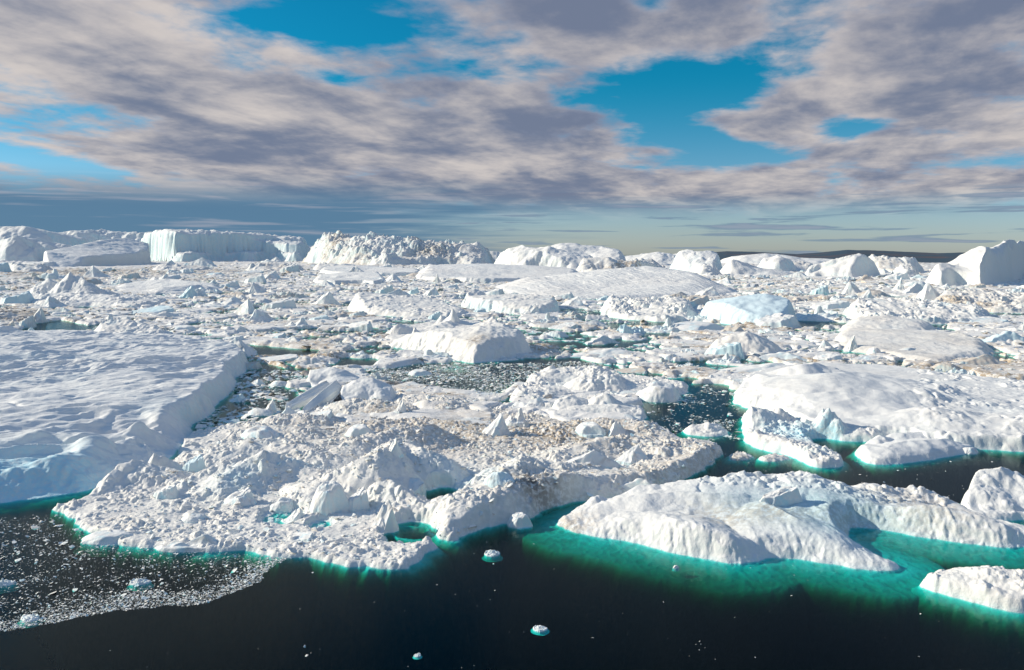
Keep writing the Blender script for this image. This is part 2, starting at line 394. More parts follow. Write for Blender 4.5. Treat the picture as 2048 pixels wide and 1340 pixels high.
    at = {'dirt': np.clip(dm, 0, 1), 'blue': np.clip(bm, 0, 1), 'dark': np.clip(dk, 0, 1)}
    # split off the parts that look different: spires, knobs, the shelf under the water
    fz = (Z[:-1, :-1] + Z[1:, 1:]) * .5; fx = (X[:-1, :-1] + X[1:, 1:]) * .5; fy = (Y[:-1, :-1] + Y[1:, 1:]) * .5
    owner = np.zeros(fz.shape, int); names = []
    for pc in pieces:
        if pc == 'underwater_shelf': owner[(owner == 0) & (fz < 0)] = len(names) + 1; names.append((pc, None))
        else:
            gx, gy = ground(pc[1], pc[2]); owner[(owner == 0) & (((fx - gx) / pc[3]) ** 2 + ((fy - gy) / pc[4]) ** 2 < 1) & (fz > pc[5])] = len(names) + 1; names.append((pc[0], pc[6] if len(pc) > 6 else None))
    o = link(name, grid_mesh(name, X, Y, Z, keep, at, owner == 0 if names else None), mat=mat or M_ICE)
    tagged(o, label, cat, group); o['kind'] = 'thing'
    for i, (pn, pl) in enumerate(names):
        c_ = link(pn, grid_mesh(pn, X, Y, Z, keep, at, owner == i + 1), o, mat or M_ICE)
        if pl: c_['label'] = pl
    if field: FIELDS.append(Field(x0, y0, res, np.where(keep, Z, -99)))
    return o
def strip(front, depth):
    """waterline given by its front points (px, y or -distance), closed depth metres further back"""
    G = [ground(*p) for p in front]
    if G[0][1] > 2400: depth = depth * 2
    B = []
    for (x, y) in reversed(G):
        k = (y + depth) / y; B.append((x * (1 + (k - 1) * .7), y + depth))
    P_ = [to_px(x, y)[0] for x, y in G + B]
    return [(p, -q[1] if q[1] < 2400 else -(q[1] + 2400) / 2) for p, q in zip(P_, G + B)]

# hills on the far shore
az_ = np.radians(np.arange(-3, 42, .05)); rr = np.linspace(4900, 8200, 70)
A_, R_ = np.meshgrid(az_, rr); X = R_ * np.sin(A_); Y = R_ * np.cos(A_)
pxs = 1024 + FPX * X / Y
prof = 13 + 1.17 * np.interp(pxs, [1200, 1390, 1420, 1450, 1500, 1540, 1590, 1640, 1690, 1745, 1790, 1835, 1870, 1930, 2050, 2300], [-13, -13, 48, 56, 52, 45, 37, 48, 64, 60, 53, 46, 43, 47, 51, 60])
Z = (prof + 5 * fbm(X, Y, 220, 5, 5) * (prof > 5)) * np.sin(np.clip((R_ - 4900) / 1400, 0, 1) * math.pi / 2)
o = link('hills', grid_mesh('hills', X, Y, Z - 8), mat=M_HILL); o['kind'] = 'structure'

IC = 'iceberg'
# ------------------------------------------------------------------ far bergs (second value negative: distance in metres)
berg('tabular_iceberg', 'distant pale iceberg with rounded snowy top at the far left edge, behind the others', IC,
     strip([(-160, -3300), (-20, -3150), (60, -3300), (175, -3500)], 500), [([(-160, 458, -3500), (0, 459, -3500), (55, 457, -3500), (78, 463, -3500), (110, 471, -3600), (165, 480, -3700)], 150, 400, .45)],
     base=40, edge=30, wob=(30, 150), rough=(4, 90), rubble=(2, 30), mat=M_FAR, flute=8, blue=.8, shelf=1, depth=8, margin=20, seed=2)
berg('tabular_iceberg', 'long broken iceberg ridge behind the smooth grey wedge on the left skyline', IC,
     strip([(90, -4300), (200, -4150), (300, -4400)], 500), [([(90, 476, -4450), (130, 469, -4450), (165, 466, -4450), (205, 465, -4500), (225, 469, -4500), (285, 471, -4500), (300, 474, -4600)], 140, 400, .4)],
     base=60, edge=30, wob=(30, 120), rough=(6, 90), rubble=(9, 40), mat=M_FAR, flute=8, blue=.7, shelf=1, depth=8, margin=20, seed=3)
berg('blocky_iceberg', 'white iceberg with bright left slope and blue-grey hollow at far left', IC,
     strip([(-120, -2900), (-10, -2750), (60, -2700), (120, -2720), (150, -2850)], 350), [([(-60, 500, -2900), (-10, 492, -2900), (38, 473, -2900), (60, 481, -2920), (100, 486, -2950), (150, 495, -2950)], 110, 300, .7)],
     base=18, edge=25, wob=(25, 120), rough=(5, 90), rubble=(4, 22), mat=M_FAR, blue=.5, shelf=1, depth=8, margin=20, seed=4)
berg('wedge_iceberg', 'smooth wedge-shaped iceberg with a flat shaded face, left of the blue cliff', IC,
     [(100, -2640), (200, -2860), (300, -3090), (304, -3240), (262, -3560), (150, -3300), (80, -2900)], [([(92, 503, -2790), (150, 492, -2930), (205, 480, -3060), (255, 476, -3190), (262, 480, -3210)], 200, 420, .9)],
     base=2, edge=8, fedge=10, wob=(4, 150), rough=(.2, 60), rubble=(0, 22), mat=M_FAR, blue=.1, shelf=1, depth=8, margin=20, seed=5)
berg('cliff_iceberg', 'long tabular iceberg with a bright sunlit end and a shaded blue cliff front', IC,
     [(281, -4200), (312, -3900), (350, -3700), (395, -3720), (440, -3850), (500, -3780), (540, -3900), (585, -3760), (614, -3820), (622, -4300), (280, -4700)],
     [([(281, 479, -4250), (310, 471, -4100), (350, 467, -3850), (400, 471, -3900), (450, 476, -3980), (500, 480, -3980), (545, 487, -4000), (612, 492, -3950)], 190, 500, .05)],
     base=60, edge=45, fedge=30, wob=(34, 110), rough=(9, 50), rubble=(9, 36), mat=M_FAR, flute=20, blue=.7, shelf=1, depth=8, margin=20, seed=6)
berg('rubble_iceberg', 'low distant white iceberg ridge just behind the right end of the blue cliff', IC,
     strip([(490, -5000), (560, -4900), (625, -5000)], 300), [([(490, 491, -5100), (525, 485, -5100), (555, 480, -5100), (575, 484, -5100), (600, 489, -5100)], 200, 300, .7)],
     base=25, edge=30, wob=(30, 150), rough=(9, 70), rubble=(10, 40), mat=M_FAR, blue=.3, shelf=1, depth=8, margin=20, seed=7, dirt=.3)
berg('jagged_iceberg', 'huge jagged iceberg with dirt-streaked crumbling front on the skyline left of centre', IC,
     strip([(598, -3450), (640, -3150), (700, -3050), (760, -2950), (830, -2980), (900, -3050), (950, -3000), (992, -3100)], 420),
     [([(600, 501, -3350), (640, 486, -3300), (664, 473, -3300), (690, 479, -3250), (735, 477, -3200), (765, 477, -3150), (800, 482, -3150), (815, 482, -3150), (828, 490, -3150), (850, 487, -3150), (862, 489, -3150), (885, 489, -3150), (915, 493, -3150), (950, 497, -3150), (985, 508, -3150)], 200, 380, .55)],
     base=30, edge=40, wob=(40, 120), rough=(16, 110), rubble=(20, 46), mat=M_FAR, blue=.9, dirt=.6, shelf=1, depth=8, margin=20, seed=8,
     spots=[(713, 512, 60, 30, 'dirt', 1.2), (713, 514, 60, 22, 'dark', .5), (790, 490, 80, 70, 'dirt', .8), (830, 512, 50, 40, 'dirt', .9), (765, 475, 120, 50, 'dirt', .4)])
berg('fluted_iceberg', 'bright white iceberg with vertically fluted front at the centre of the skyline', IC,
     strip([(982, -2500), (1030, -2300), (1075, -2350), (1115, -2300), (1150, -2250), (1195, -2300), (1205, -2450)], 220),
     [([(985, 524, -2500), (1015, 502, -2480), (1045, 492, -2450), (1062, 497, -2430), (1078, 497, -2430), (1095, 494, -2400), (1125, 503, -2380), (1155, 509, -2380), (1190, 521, -2380)], 100, 200, .6)],
     base=8, edge=16, wob=(14, 60), rough=(3, 60), rubble=(1.5, 22), mat=M_FAR, flute=10, blue=.25, shelf=1, depth=8, margin=20, seed=9)
berg('fluted_iceberg', 'white humped iceberg rising behind the fluted one, right of the skyline centre', IC,
     strip([(1085, -2850), (1140, -2750), (1200, -2750), (1260, -2800)], 260),
     [([(1085, 501, -2950), (1110, 494, -2950), (1130, 488, -2950), (1148, 488, -2950), (1160, 492, -2950), (1200, 494, -2950), (1225, 502, -2900), (1255, 518, -2900)], 150, 260, .55)],
     base=12, edge=20, wob=(12, 80), rough=(2, 80), rubble=(1, 24), mat=M_FAR, flute=8, blue=.3, shelf=1, depth=8, margin=20, seed=10)
berg('rubble_iceberg', 'low dirty ridge of ice rubble in front of the two white skyline humps', IC,
     strip([(1150, -2100), (1200, -2050), (1260, -2080), (1330, -2200)], 120),
     [([(1150, 520, -2150), (1190, 517, -2150), (1220, 520, -2150), (1260, 524, -2150), (1330, 528, -2200)], 50, 90, .7)],
     base=10, edge=12, wob=(14, 50), rough=(5, 40), rubble=(7, 22), mat=M_FAR, dirt=.6, blue=.3, shelf=1, depth=8, margin=20, seed=11)
berg('rubble_iceberg', 'low hazy iceberg with rounded snowy hump right of the skyline centre', IC,
     strip([(1225, -3000), (1300, -2900), (1400, -3000)], 260),
     [([(1230, 514, -3100), (1275, 511, -3100), (1315, 505, -3050), (1335, 508, -3050), (1350, 513, -3050), (1365, 508, -3050), (1400, 514, -3000)], 170, 250, .7)],
     base=8, edge=20, wob=(25, 90), rough=(3, 90), rubble=(3, 30), mat=M_FAR, blue=.4, shelf=1, depth=8, margin=20, seed=12)
berg('peaked_iceberg', 'tall iceberg with a sharp snowy peak and dark right flank beside the hills', IC,
     strip([(1340, -2050), (1380, -1950), (1430, -1900), (1452, -2000)], 160),
     [([(1362, 508, -2100), (1372, 503, -2080), (1382, 497, -2080), (1396, 501, -2060), (1408, 502, -2050), (1420, 511, -2050), (1450, 545, -2030)], 110, 120, .6), ([(1345, 522, -2000), (1380, 524, -2000), (1400, 515, -2000), (1440, 520, -2000)], 55, 60, .6)],
     base=6, edge=12, wob=(12, 60), rough=(2, 60), rubble=(2, 18), mat=M_FAR, blue=.75, shelf=1, depth=8, margin=20, seed=13, spots=[(1390, 535, 10, 20, 'dirt', .6)])
berg('ridge_iceberg', 'long low snowy iceberg ridge running in front of the dark hills', IC,
     strip([(1440, -3300), (1540, -3150), (1620, -3200), (1720, -3300)], 260),
     [([(1440, 516, -3350), (1500, 510, -3300), (1530, 507, -3300), (1565, 510, -3300), (1600, 516, -3300), (1700, 520, -3300)], 150, 240, .8)],
     base=5, edge=20, wob=(14, 90), rough=(1.2, 90), rubble=(1, 30), mat=M_FAR, blue=.3, shelf=1, depth=8, margin=20, seed=14)
berg('sloping_iceberg', 'white iceberg with a steep left horn and long snow slope down to the right', IC,
     strip([(1432, -1900), (1460, -1800), (1520, -1780), (1600, -1850)], 130),
     [([(1440, 540, -1880), (1455, 524, -1880), (1464, 519, -1880), (1475, 527, -1880), (1500, 534, -1880), (1560, 543, -1880), (1600, 549, -1880)], 60, 110, .7)],
     base=3, edge=14, wob=(8, 60), rough=(.7, 60), rubble=(.5, 14), mat=M_FAR, blue=.25, shelf=1, depth=8, margin=20, seed=15)
berg('pyramid_iceberg', 'pale blue pyramid-shaped iceberg in front of the low snowy ridge', IC,
     strip([(1510, -2250), (1560, -2180), (1600, -2250)], 130),
     [([(1520, 533, -2300), (1540, 520, -2280), (1554, 511, -2260), (1566, 516, -2270), (1580, 525, -2280), (1600, 538, -2300)], 75, 110, .7)],
     base=4, edge=12, wob=(8, 60), rough=(1.5, 60), rubble=(1, 14), mat=M_FAR, blue=.8, shelf=1, depth=8, margin=20, seed=16)
berg('wedge_iceberg', 'smooth wedge iceberg with a steep shaded front below the dark hills', IC,
     [(1590, -1700), (1622, -1600), (1690, -1660), (1725, -1700), (1762, -1760), (1768, -1800), (1740, -1950), (1640, -2050)],
     [([(1600, 540, -1850), (1640, 532, -1780), (1672, 523, -1760), (1700, 513, -1750), (1714, 507, -1745), (1722, 516, -1745)], 60, 170, .45, 1.0), ([(1722, 540, -1725), (1760, 533, -1725)], 30, 60, .25)],
     base=2, edge=9, wob=(3, 70), rough=(.5, 50), rubble=(0, 14), mat=M_FAR, blue=.45, shelf=1, depth=8, margin=20, seed=17)
berg('rubble_iceberg', 'rough crumbly greenish-grey iceberg between the wedge and the great white fin', IC,
     strip([(1722, -2200), (1770, -2080), (1820, -2060), (1852, -2150)], 130),
     [([(1725, 516, -2230), (1733, 512, -2220), (1755, 518, -2200), (1770, 514, -2200), (1790, 517, -2200), (1808, 514, -2200), (1830, 522, -2200), (1852, 533, -2200)], 90, 110, .5)],
     base=10, edge=14, wob=(12, 40), rough=(4, 60), rubble=(6, 30), mat=M_FAR, blue=.5, dirt=.3, shelf=1, depth=8, margin=20, seed=18)
berg('fin_iceberg', 'great smooth white iceberg with high fin-like crests at the right edge', IC,
     [(1840, -1330), (1865, -1250), (1895, -1240), (1920, -1270), (1955, -1210), (1975, -1215), (2000, -1330), (2060, -1600), (2150, -1900), (2160, -2050), (1980, -1750), (1860, -1480)],
     [([(1858, 556, -1290), (1872, 538, -1290), (1886, 526, -1290), (1900, 531, -1290), (1916, 530, -1290), (1938, 518, -1300), (1950, 506, -1300), (1961, 493, -1300), (1975, 497, -1370), (1988, 497, -1430), (2000, 485, -1460), (2016, 479, -1500), (2035, 483, -1600), (2060, 483, -1700), (2120, 490, -1900)], 90, 130, 1.25),
      ([(1962, 496, -1296), (1960, 530, -1250), (1959, 562, -1225)], 22, 30, 1.2), ([(2014, 480, -1490), (2002, 520, -1420)], 26, 30, 1.1), ([(1886, 527, -1290), (1876, 550, -1262)], 22, 24, 1.1)],
     base=2, edge=8, wob=(3, 60), rough=(.35, 60), rubble=(0, 10), mat=M_FAR, blue=.2, shelf=1, depth=8, margin=20, seed=19)

for k, (x0, x1, D_, top, lab) in enumerate([
    (1245, 1330, -2500, 519, 'low jagged ice ridge below the hazy rounded hump, right of the white skyline humps'), (1560, 1640, -2300, 523, 'low broken ice ridge at the foot of the pyramid iceberg'),
    (1385, 1450, -1750, 530, 'small jagged ice ridge in front of the sharp snowy peak'), (1780, 1850, -1650, 531, 'small jagged ice ridge left of the great fin iceberg'),
    (485, 610, -2300, 526, 'low rubble ridge at the foot of the blue cliff, right half'), (0, 100, -2200, 527, 'low rubble ridge at the foot of the far left icebergs'),
    (300, 420, -2350, 527, 'low rubble ridge at the foot of the blue cliff, left half'), (620, 720, -2350, 525, 'low rubble ridge at the foot of the jagged skyline iceberg'), (1660, 1760, -2500, 519, 'thin jagged ice ridge between the wedge iceberg and the dark hills'),
    (900, 1080, -4200, 502, 'low distant ice ridge showing between the jagged iceberg and the fluted white one'), (1215, 1420, -3900, 509, 'low distant ice ridge behind the hazy rounded hump'), (480, 660, -4600, 490, 'low distant ice ridge filling the gap left of the jagged iceberg')]):
    m_ = (x0 + x1) / 2
    berg('ice_ridge', lab, 'ice ridge', strip([(x0, D_ - 40), (m_, D_ + 30), (x1, D_ - 40)], 110), [([(x0 + 6, top + 5, D_ - 70), (m_ - 12, top, D_ - 70), (m_ + 14, top + 2, D_ - 70), (x1 - 6, top + 6, D_ - 70)], 60, 80, .7)],
         base=5, edge=12, wob=(12, 40), rough=(3, 40), rubble=(6 if D_ > -3000 else 14, 18 if D_ > -3000 else 60), mat=M_FAR, dirt=.25, blue=.4, shelf=1, depth=8, margin=16, seed=140 + k)
# ------------------------------------------------------------------ smooth domes of the middle distance
def scour(amp, size, ang, seed, stretch=5):
    ca_, sa_ = math.cos(ang), math.sin(ang)
    def f(X, Y, sd, cl):
        u = (X * ca_ + Y * sa_) / stretch; v = -X * sa_ + Y * ca_
        v = v + .8 * fbm(X, Y, size * 6, seed + 4, 2) * size
        return amp * ridged(u, v, size, seed, 3) * cl
    return f
berg('domed_iceberg', 'broad smooth snow dome iceberg with faint scour lines, centre right of middle distance', IC,
     [(975, 574), (1000, 586), (1060, 594), (1140, 598), (1210, 598), (1300, 596), (1380, 594), (1470, 592), (1480, 580), (1400, 566), (1250, 560), (1050, 563)],
     [([(990, 567, 582), (1015, 558, 580), (1060, 556, 578), (1140, 557, 576), (1200, 549, 575), (1240, 538, 575), (1285, 534, 574), (1330, 541, 576), (1375, 555, 580), (1410, 560, 583), (1440, 570, 587)], 210, 190, .75)],
     base=3, edge=14, fedge=60, wob=(7, 60), rough=(.7, 40), mat=M_FAR, blue=.05, dirt=.0, shelf=1, depth=8, margin=12, seed=20, extra=scour(.9, 10, 1.9, 5))
berg('domed_iceberg', 'low smooth snow-covered iceberg behind the broad dome, with a grooved left front', IC,
     [(828, 558), (850, 563), (900, 565), (960, 566), (1010, 566), (1060, 564), (1165, 562), (1170, 552), (1000, 547), (840, 550)],
     [([(838, 541, 556), (850, 536, 555), (885, 532, 554), (960, 530, 554), (1050, 533, 554), (1100, 538, 555), (1150, 549, 558)], 200, 200, .5)],
     base=8, edge=9, fedge=30, wob=(10, 50), rough=(1.0, 40), rubble=(.6, 14), mat=M_FAR, blue=.3, flute=5, shelf=1, depth=8, margin=12, seed=21)
berg('flat_iceberg', 'long low white iceberg with a shaded blue lower edge, left of the smooth domes', IC,
     [(622, 566), (660, 571), (710, 568), (762, 571), (776, 563), (750, 556), (640, 558)], [([(640, 552, 561), (700, 547, 561), (745, 546, 561), (765, 556, 564)], 60, 80, .35)],
     base=7, edge=6, wob=(7, 40), rough=(1.2, 25), mat=M_FAR, blue=.6, shelf=1, depth=8, margin=12, seed=22)
berg('flat_iceberg', 'long shaded flat iceberg lying below the dirt-streaked skyline iceberg', IC,
     [(640, 549), (700, 552), (780, 554), (842, 552), (840, 545), (700, 543), (640, 544)], [([(645, 536, 546), (700, 533, 546), (760, 536, 546), (835, 541, 548)], 90, 100, .4)],
     base=9, edge=8, wob=(7, 60), rough=(1.2, 35), mat=M_FAR, blue=.8, shelf=1, depth=8, margin=12, seed=23)
berg('flat_iceberg', 'smooth wave-shaped snow floe right of the twin snow peaks on the left', IC,
     [(225, 583), (300, 588), (380, 587), (455, 583), (440, 572), (330, 566), (230, 570)], [([(235, 570, 577), (290, 562, 576), (340, 558, 576), (400, 566, 578), (445, 576, 580)], 50, 60, .8), ([(330, 575, 585), (400, 570, 582)], 20, 40, .8)],
     base=2, edge=8, wob=(5, 30), rough=(.6, 25), mat=M_FAR, blue=.15, shelf=1, depth=8, margin=12, seed=24)
berg('peaked_iceberg', 'twin-peaked snowy iceberg with bright cones on a rough base at the left', IC,
     [(22, 606), (60, 611), (120, 614), (200, 613), (270, 618), (345, 609), (330, 600), (220, 592), (60, 592)],
     [([(142, 546, 602)], 22, 26, .75), ([(160, 553, 602), (180, 570, 603)], 20, 24, .7), ([(100, 558, 600)], 22, 24, .65), ([(75, 575, 600), (205, 580, 602)], 16, 20, .6), ([(40, 592, 604), (110, 588, 606), (250, 594, 609), (320, 600, 607)], 18, 24, .5)],
     base=4, edge=8, fedge=5, wob=(6, 24), rough=(1.2, 14), rubble=(1.6, 7), mat=M_FAR, blue=.25, shelf=1, depth=8, margin=12, seed=25)
# ------------------------------------------------------------------ middle ground
berg('blue_iceberg', 'pale blue iceberg with a steep shaded front and pointed left tail, right middle distance', IC,
     [(1395, 640), (1440, 647), (1500, 654), (1560, 655), (1597, 652), (1596, 642), (1560, 634), (1480, 632), (1400, 632)],
     [([(1405, 634, 642), (1440, 626, 643), (1462, 614, 643), (1485, 602, 643), (1505, 592, 642), (1525, 590, 642), (1548, 596, 643), (1570, 604, 644), (1588, 622, 645), (1595, 640, 646)], 50, 60, .5)],
     base=3, edge=3, fedge=8, wob=(2, 24), rough=(.4, 20), rubble=(0, 5), mat=M_BLUE, blue=.5, shelf=.8, depth=9, seed=26, flute=1.5)
berg('rubble_iceberg', 'rough white iceberg with a crumbled front, just left of the pale blue one', IC,
     [(1198, 632), (1240, 638), (1290, 642), (1345, 645), (1385, 640), (1400, 630), (1380, 616), (1260, 608), (1205, 615)],
     [([(1203, 618, 628), (1214, 596, 624), (1235, 600, 624), (1262, 603, 624), (1290, 612, 626)], 70, 50, .6), ([(1290, 606, 622), (1350, 598, 622), (1400, 606, 624)], 40, 50, .7), ([(1310, 618, 634), (1380, 616, 636)], 20, 30, .7)],
     base=3.5, edge=5, wob=(4, 14), rough=(1.2, 14), rubble=(2.4, 7), mat=M_ICE, blue=.5, shelf=.8, depth=9, seed=27)
berg('blocky_iceberg', 'long white iceberg with a bright sloping left end, centre of the middle distance', IC,
     [(690, 622), (730, 630), (800, 634), (880, 636), (940, 634), (935, 624), (860, 612), (740, 606), (698, 610)],
     [([(698, 612, 620), (712, 594, 617), (730, 587, 616), (765, 590, 616), (800, 597, 617), (850, 606, 620), (920, 616, 625)], 100, 44, .6)],
     base=3, edge=6, wob=(4, 16), rough=(1.1, 14), rubble=(1.2, 6), mat=M_ICE, blue=.3, shelf=.8, depth=9, seed=28)
berg('cliff_iceberg', 'flat-topped iceberg with a small shaded cliff and a leaning horn at its left end', IC,
     [(918, 618), (960, 622), (1010, 628), (1080, 630), (1122, 626), (1118, 616), (1050, 606), (930, 604)],
     [([(925, 606, 614), (938, 586, 612), (952, 579, 611), (960, 590, 611)], 14, 16, .6), ([(975, 598, 615), (1010, 591, 615), (1060, 592, 616), (1110, 600, 618)], 75, 40, .22)],
     base=3, edge=3.5, wob=(4, 12), rough=(.8, 12), rubble=(.8, 5), mat=M_ICE, blue=.8, shelf=.8, depth=9, seed=29, flute=3)
berg('spiked_iceberg', 'cream-white iceberg with two thin spires on top and a smooth shaded right flank', IC,
     [(765, 690), (800, 698), (850, 706), (900, 718), (940, 727), (985, 724), (1020, 716), (1070, 713), (1066, 698), (1045, 676), (1020, 656), (960, 648), (860, 648), (770, 662)],
     [([(790, 678, 690), (840, 668, 694), (880, 661, 700), (930, 657, 704), (975, 655, 706), (1008, 656, 703)], 48, 16, .85, .9), ([(1008, 656, 703), (1030, 676, 704), (1052, 700, 707)], 30, 18, .5),
      ([(870, 655, 664), (900, 642, 656), (945, 645, 656), (1000, 648, 660)], 12, 14, .8), ([(906, 618, 656)], 10, 12, 1.7), ([(984, 632, 655), (996, 641, 656)], 12, 12, 1.5), ([(884, 632, 652)], 7, 8, 1.2),
      ([(782, 650, 674), (792, 648, 674), (832, 656, 674)], 5, 6, .8), ([(834, 656, 682)], 5, 5, 1.2)],
     base=2.2, edge=4, fedge=9, wob=(2.5, 9), rough=(1.0, 11), rubble=(.25, 3), mat=M_ICE, blue=.2, shelf=.9, depth=9, seed=30, flute=.7,
     pieces=[('spire', 906, 656, 7.5, 8.5, 4.5, 'tallest thin spire'), ('spire', 990, 655, 9, 8, 4.5, 'leaning fin-like spire')],
     spots=[(960, 690, 6, 6, 'dirt', .5), (950, 705, 3, 4, 'dirt', .6), (880, 700, 4, 14, 'dirt', .16)])
berg('peaked_iceberg', 'small pointed grey-white iceberg in the brash, centre right', IC,
     [(1405, 706), (1440, 712), (1500, 713), (1560, 713), (1580, 706), (1540, 698), (1430, 696)],
     [([(1412, 703, 707), (1440, 684, 705), (1468, 670, 704), (1492, 664, 704), (1505, 672, 704), (1518, 684, 704), (1545, 697, 705), (1570, 704, 706)], 16, 22, .7)],
     base=1.2, edge=3, wob=(2, 9), rough=(.5, 8), rubble=(.2, 4), mat=M_ICE, blue=.25, dirt=.15, shelf=.9, depth=9, seed=31)
berg('flat_iceberg', 'large smooth cream snow floe with an undulating top, right side of middle ground', IC,
     [(1655, 688), (1680, 700), (1730, 708), (1790, 718), (1850, 730), (1905, 730), (1950, 716), (1990, 712), (1990, 695), (1900, 672), (1760, 664), (1670, 668)],
     [([(1672, 668, 680), (1760, 664, 682), (1850, 666, 684), (1905, 672, 688), (1930, 686, 694), (1960, 700, 702)], 72, 50, .55), ([(1900, 674, 690), (1925, 668, 690)], 14, 24, .8)],
     base=2.5, edge=7, fedge=10, wob=(3, 14), rough=(.8, 16), rubble=(.15, 4), mat=M_ICE, dirt=.22, blue=.1, shelf=.7, depth=9, seed=32)
berg('domed_iceberg', 'rounded cream snow hump beneath the blue-shadowed cliff at right', IC,
     [(1665, 664), (1720, 668), (1790, 670), (1870, 668), (1880, 655), (1800, 640), (1700, 646)],
     [([(1700, 648, 658), (1740, 634, 655), (1765, 632, 655), (1800, 640, 656), (1860, 655, 660)], 48, 34, .7)],
     base=2, edge=6, wob=(3, 14), rough=(.8, 14), rubble=(.3, 4), mat=M_ICE, dirt=.2, shelf=.7, depth=8, seed=33)
berg('rubble_iceberg', 'crumbled white iceberg with blue hollows behind the rounded cream hump', IC,
     [(1685, 636), (1740, 646), (1820, 648), (1890, 650), (1975, 646), (1985, 634), (1900, 618), (1760, 612), (1695, 620)],
     [([(1692, 624, 634), (1705, 608, 632), (1740, 600, 630), (1790, 604, 630), (1830, 602, 631), (1880, 608, 632), (1950, 622, 634)], 60, 44, .5)],
     base=3.5, edge=5, wob=(5, 14), rough=(1.4, 12), rubble=(2.2, 7), mat=M_ICE, blue=.9, shelf=.7, depth=8, seed=34)
berg('dirty_iceberg', 'olive and grey stained crumbly iceberg at the far right edge of middle distance', IC,
     [(1850, 618), (1930, 622), (2000, 626), (2090, 626), (2140, 610), (2000, 600), (1870, 602)],
     [([(1880, 592, 611), (1900, 586, 610), (1960, 584, 610), (2010, 592, 610), (2080, 590, 611)], 40, 50, .5)],
     base=4, edge=7, wob=(6, 20), rough=(1.5, 16), rubble=(2.6, 9), mat=M_ICE, blue=.6, dirt=.75, shelf=.7, depth=8, seed=35)
berg('peaked_iceberg', 'bluish crumpled ice hump at the back edge of the large rippled floe', IC,
     [(165, 686), (220, 694), (290, 700), (350, 703), (395, 700), (360, 682), (270, 668), (190, 672)],
     [([(180, 672, 684), (210, 656, 682), (238, 642, 680), (255, 637, 679), (280, 646, 680), (305, 655, 683), (325, 676, 688), (390, 694, 694)], 34, 18, .75)],
     base=2, edge=4, wob=(3, 9), rough=(1.3, 7), rubble=(1.0, 4), mat=M_ICE, blue=.8, shelf=.8, depth=8, seed=36)
berg('dirty_iceberg', 'black and brown sediment-covered ice hummock at the left edge', IC,
     [(-60, 655), (0, 656), (50, 652), (95, 640), (110, 628), (60, 618), (-60, 618)],
     [([(-40, 622, 642), (0, 622, 640), (40, 624, 638), (85, 634, 636)], 26, 22, .6)],
     base=1.8, edge=4, wob=(3, 10), rough=(1.0, 8), rubble=(1.0, 5), mat=M_ICE, blue=0, dirt=.8, dark=2.2, shelf=.8, depth=8, seed=37)
# ------------------------------------------------------------------ the great rippled floe, left
def ripples(X, Y, sd, cl):
    # wind and melt have cut long troughs that fan out from the left
    a = .62 + .0011 * (Y - 260)
    ca_, sa_ = np.cos(a), np.sin(a)
    wx_ = X + 5 * fbm(X, Y, 45, 301, 3); wy_ = Y + 9 * fbm(X, Y, 40, 302, 3)
    u = wx_ * ca_ + wy_ * sa_; v = -wx_ * sa_ + wy_ * ca_
    r = ridged(u / 4.2, v, 15, 303, 4, .5)
    h = 3.0 * (r - .6) * (.35 + .65 * sst(-.3, .3, fbm(X, Y, 55, 304, 2)))
    h = h + .8 * fbm(u / 2.4, v, 6, 305, 4)
    pit = blocks(X, Y, 13, 306, 2.0, .2, .8)
    h = h - .9 * pit * sst(.1, .4, fbm(X, Y, 40, 307, 2)) * sst(290, 240, Y)
    return h * sst(0, 9, sd) * 1.25
berg('tabular_iceberg', 'huge flat iceberg with a rippled snow top and sheer shaded edge, left foreground', IC,
     [(-420, 1060), (-200, 1035), (0, 1007), (98, 995), (170, 983), (224, 967), (280, 944), (331, 920), (352, 903), (385, 867), (392, 850), (418, 831), (460, 788), (470, 765), (492, 742), (500, 725), (440, 700), (330, 690), (180, 684), (0, 682), (-150, 682), (-400, 700), (-700, 800), (-800, 960)],
     [([(-60, 655, 690), (20, 668, 694), (90, 684, 696)], 40, 30, .9), ([(-200, 930, 1000), (0, 950, 1000), (110, 930, 985)], 14, 26, .8)],
     base=7.2, edge=lambda X, Y: 4.5 + 9 * sst(235, 185, Y) + 2 * fbm(X, Y, 30, 44, 3), fedge=16, wob=(2.6, 22), rough=(.5, 20), mat=M_SNOW, blue=.42, shelf=.4, depth=20, pd=3, res=.34, seed=40, extra=ripples, flute=1.2,
     dish=[(180, 885, 11, -1.6), (250, 860, 8, -1.0), (60, 920, 12, -1.2)], pieces=['underwater_shelf'],
     spots=[(40, 985, 3, 18, 'blue', .9), (-60, 990, 3, 25, 'blue', .9), (130, 960, 4, 10, 'blue', .5)], shelf_spots=[(20, 1040, 16, .3)])
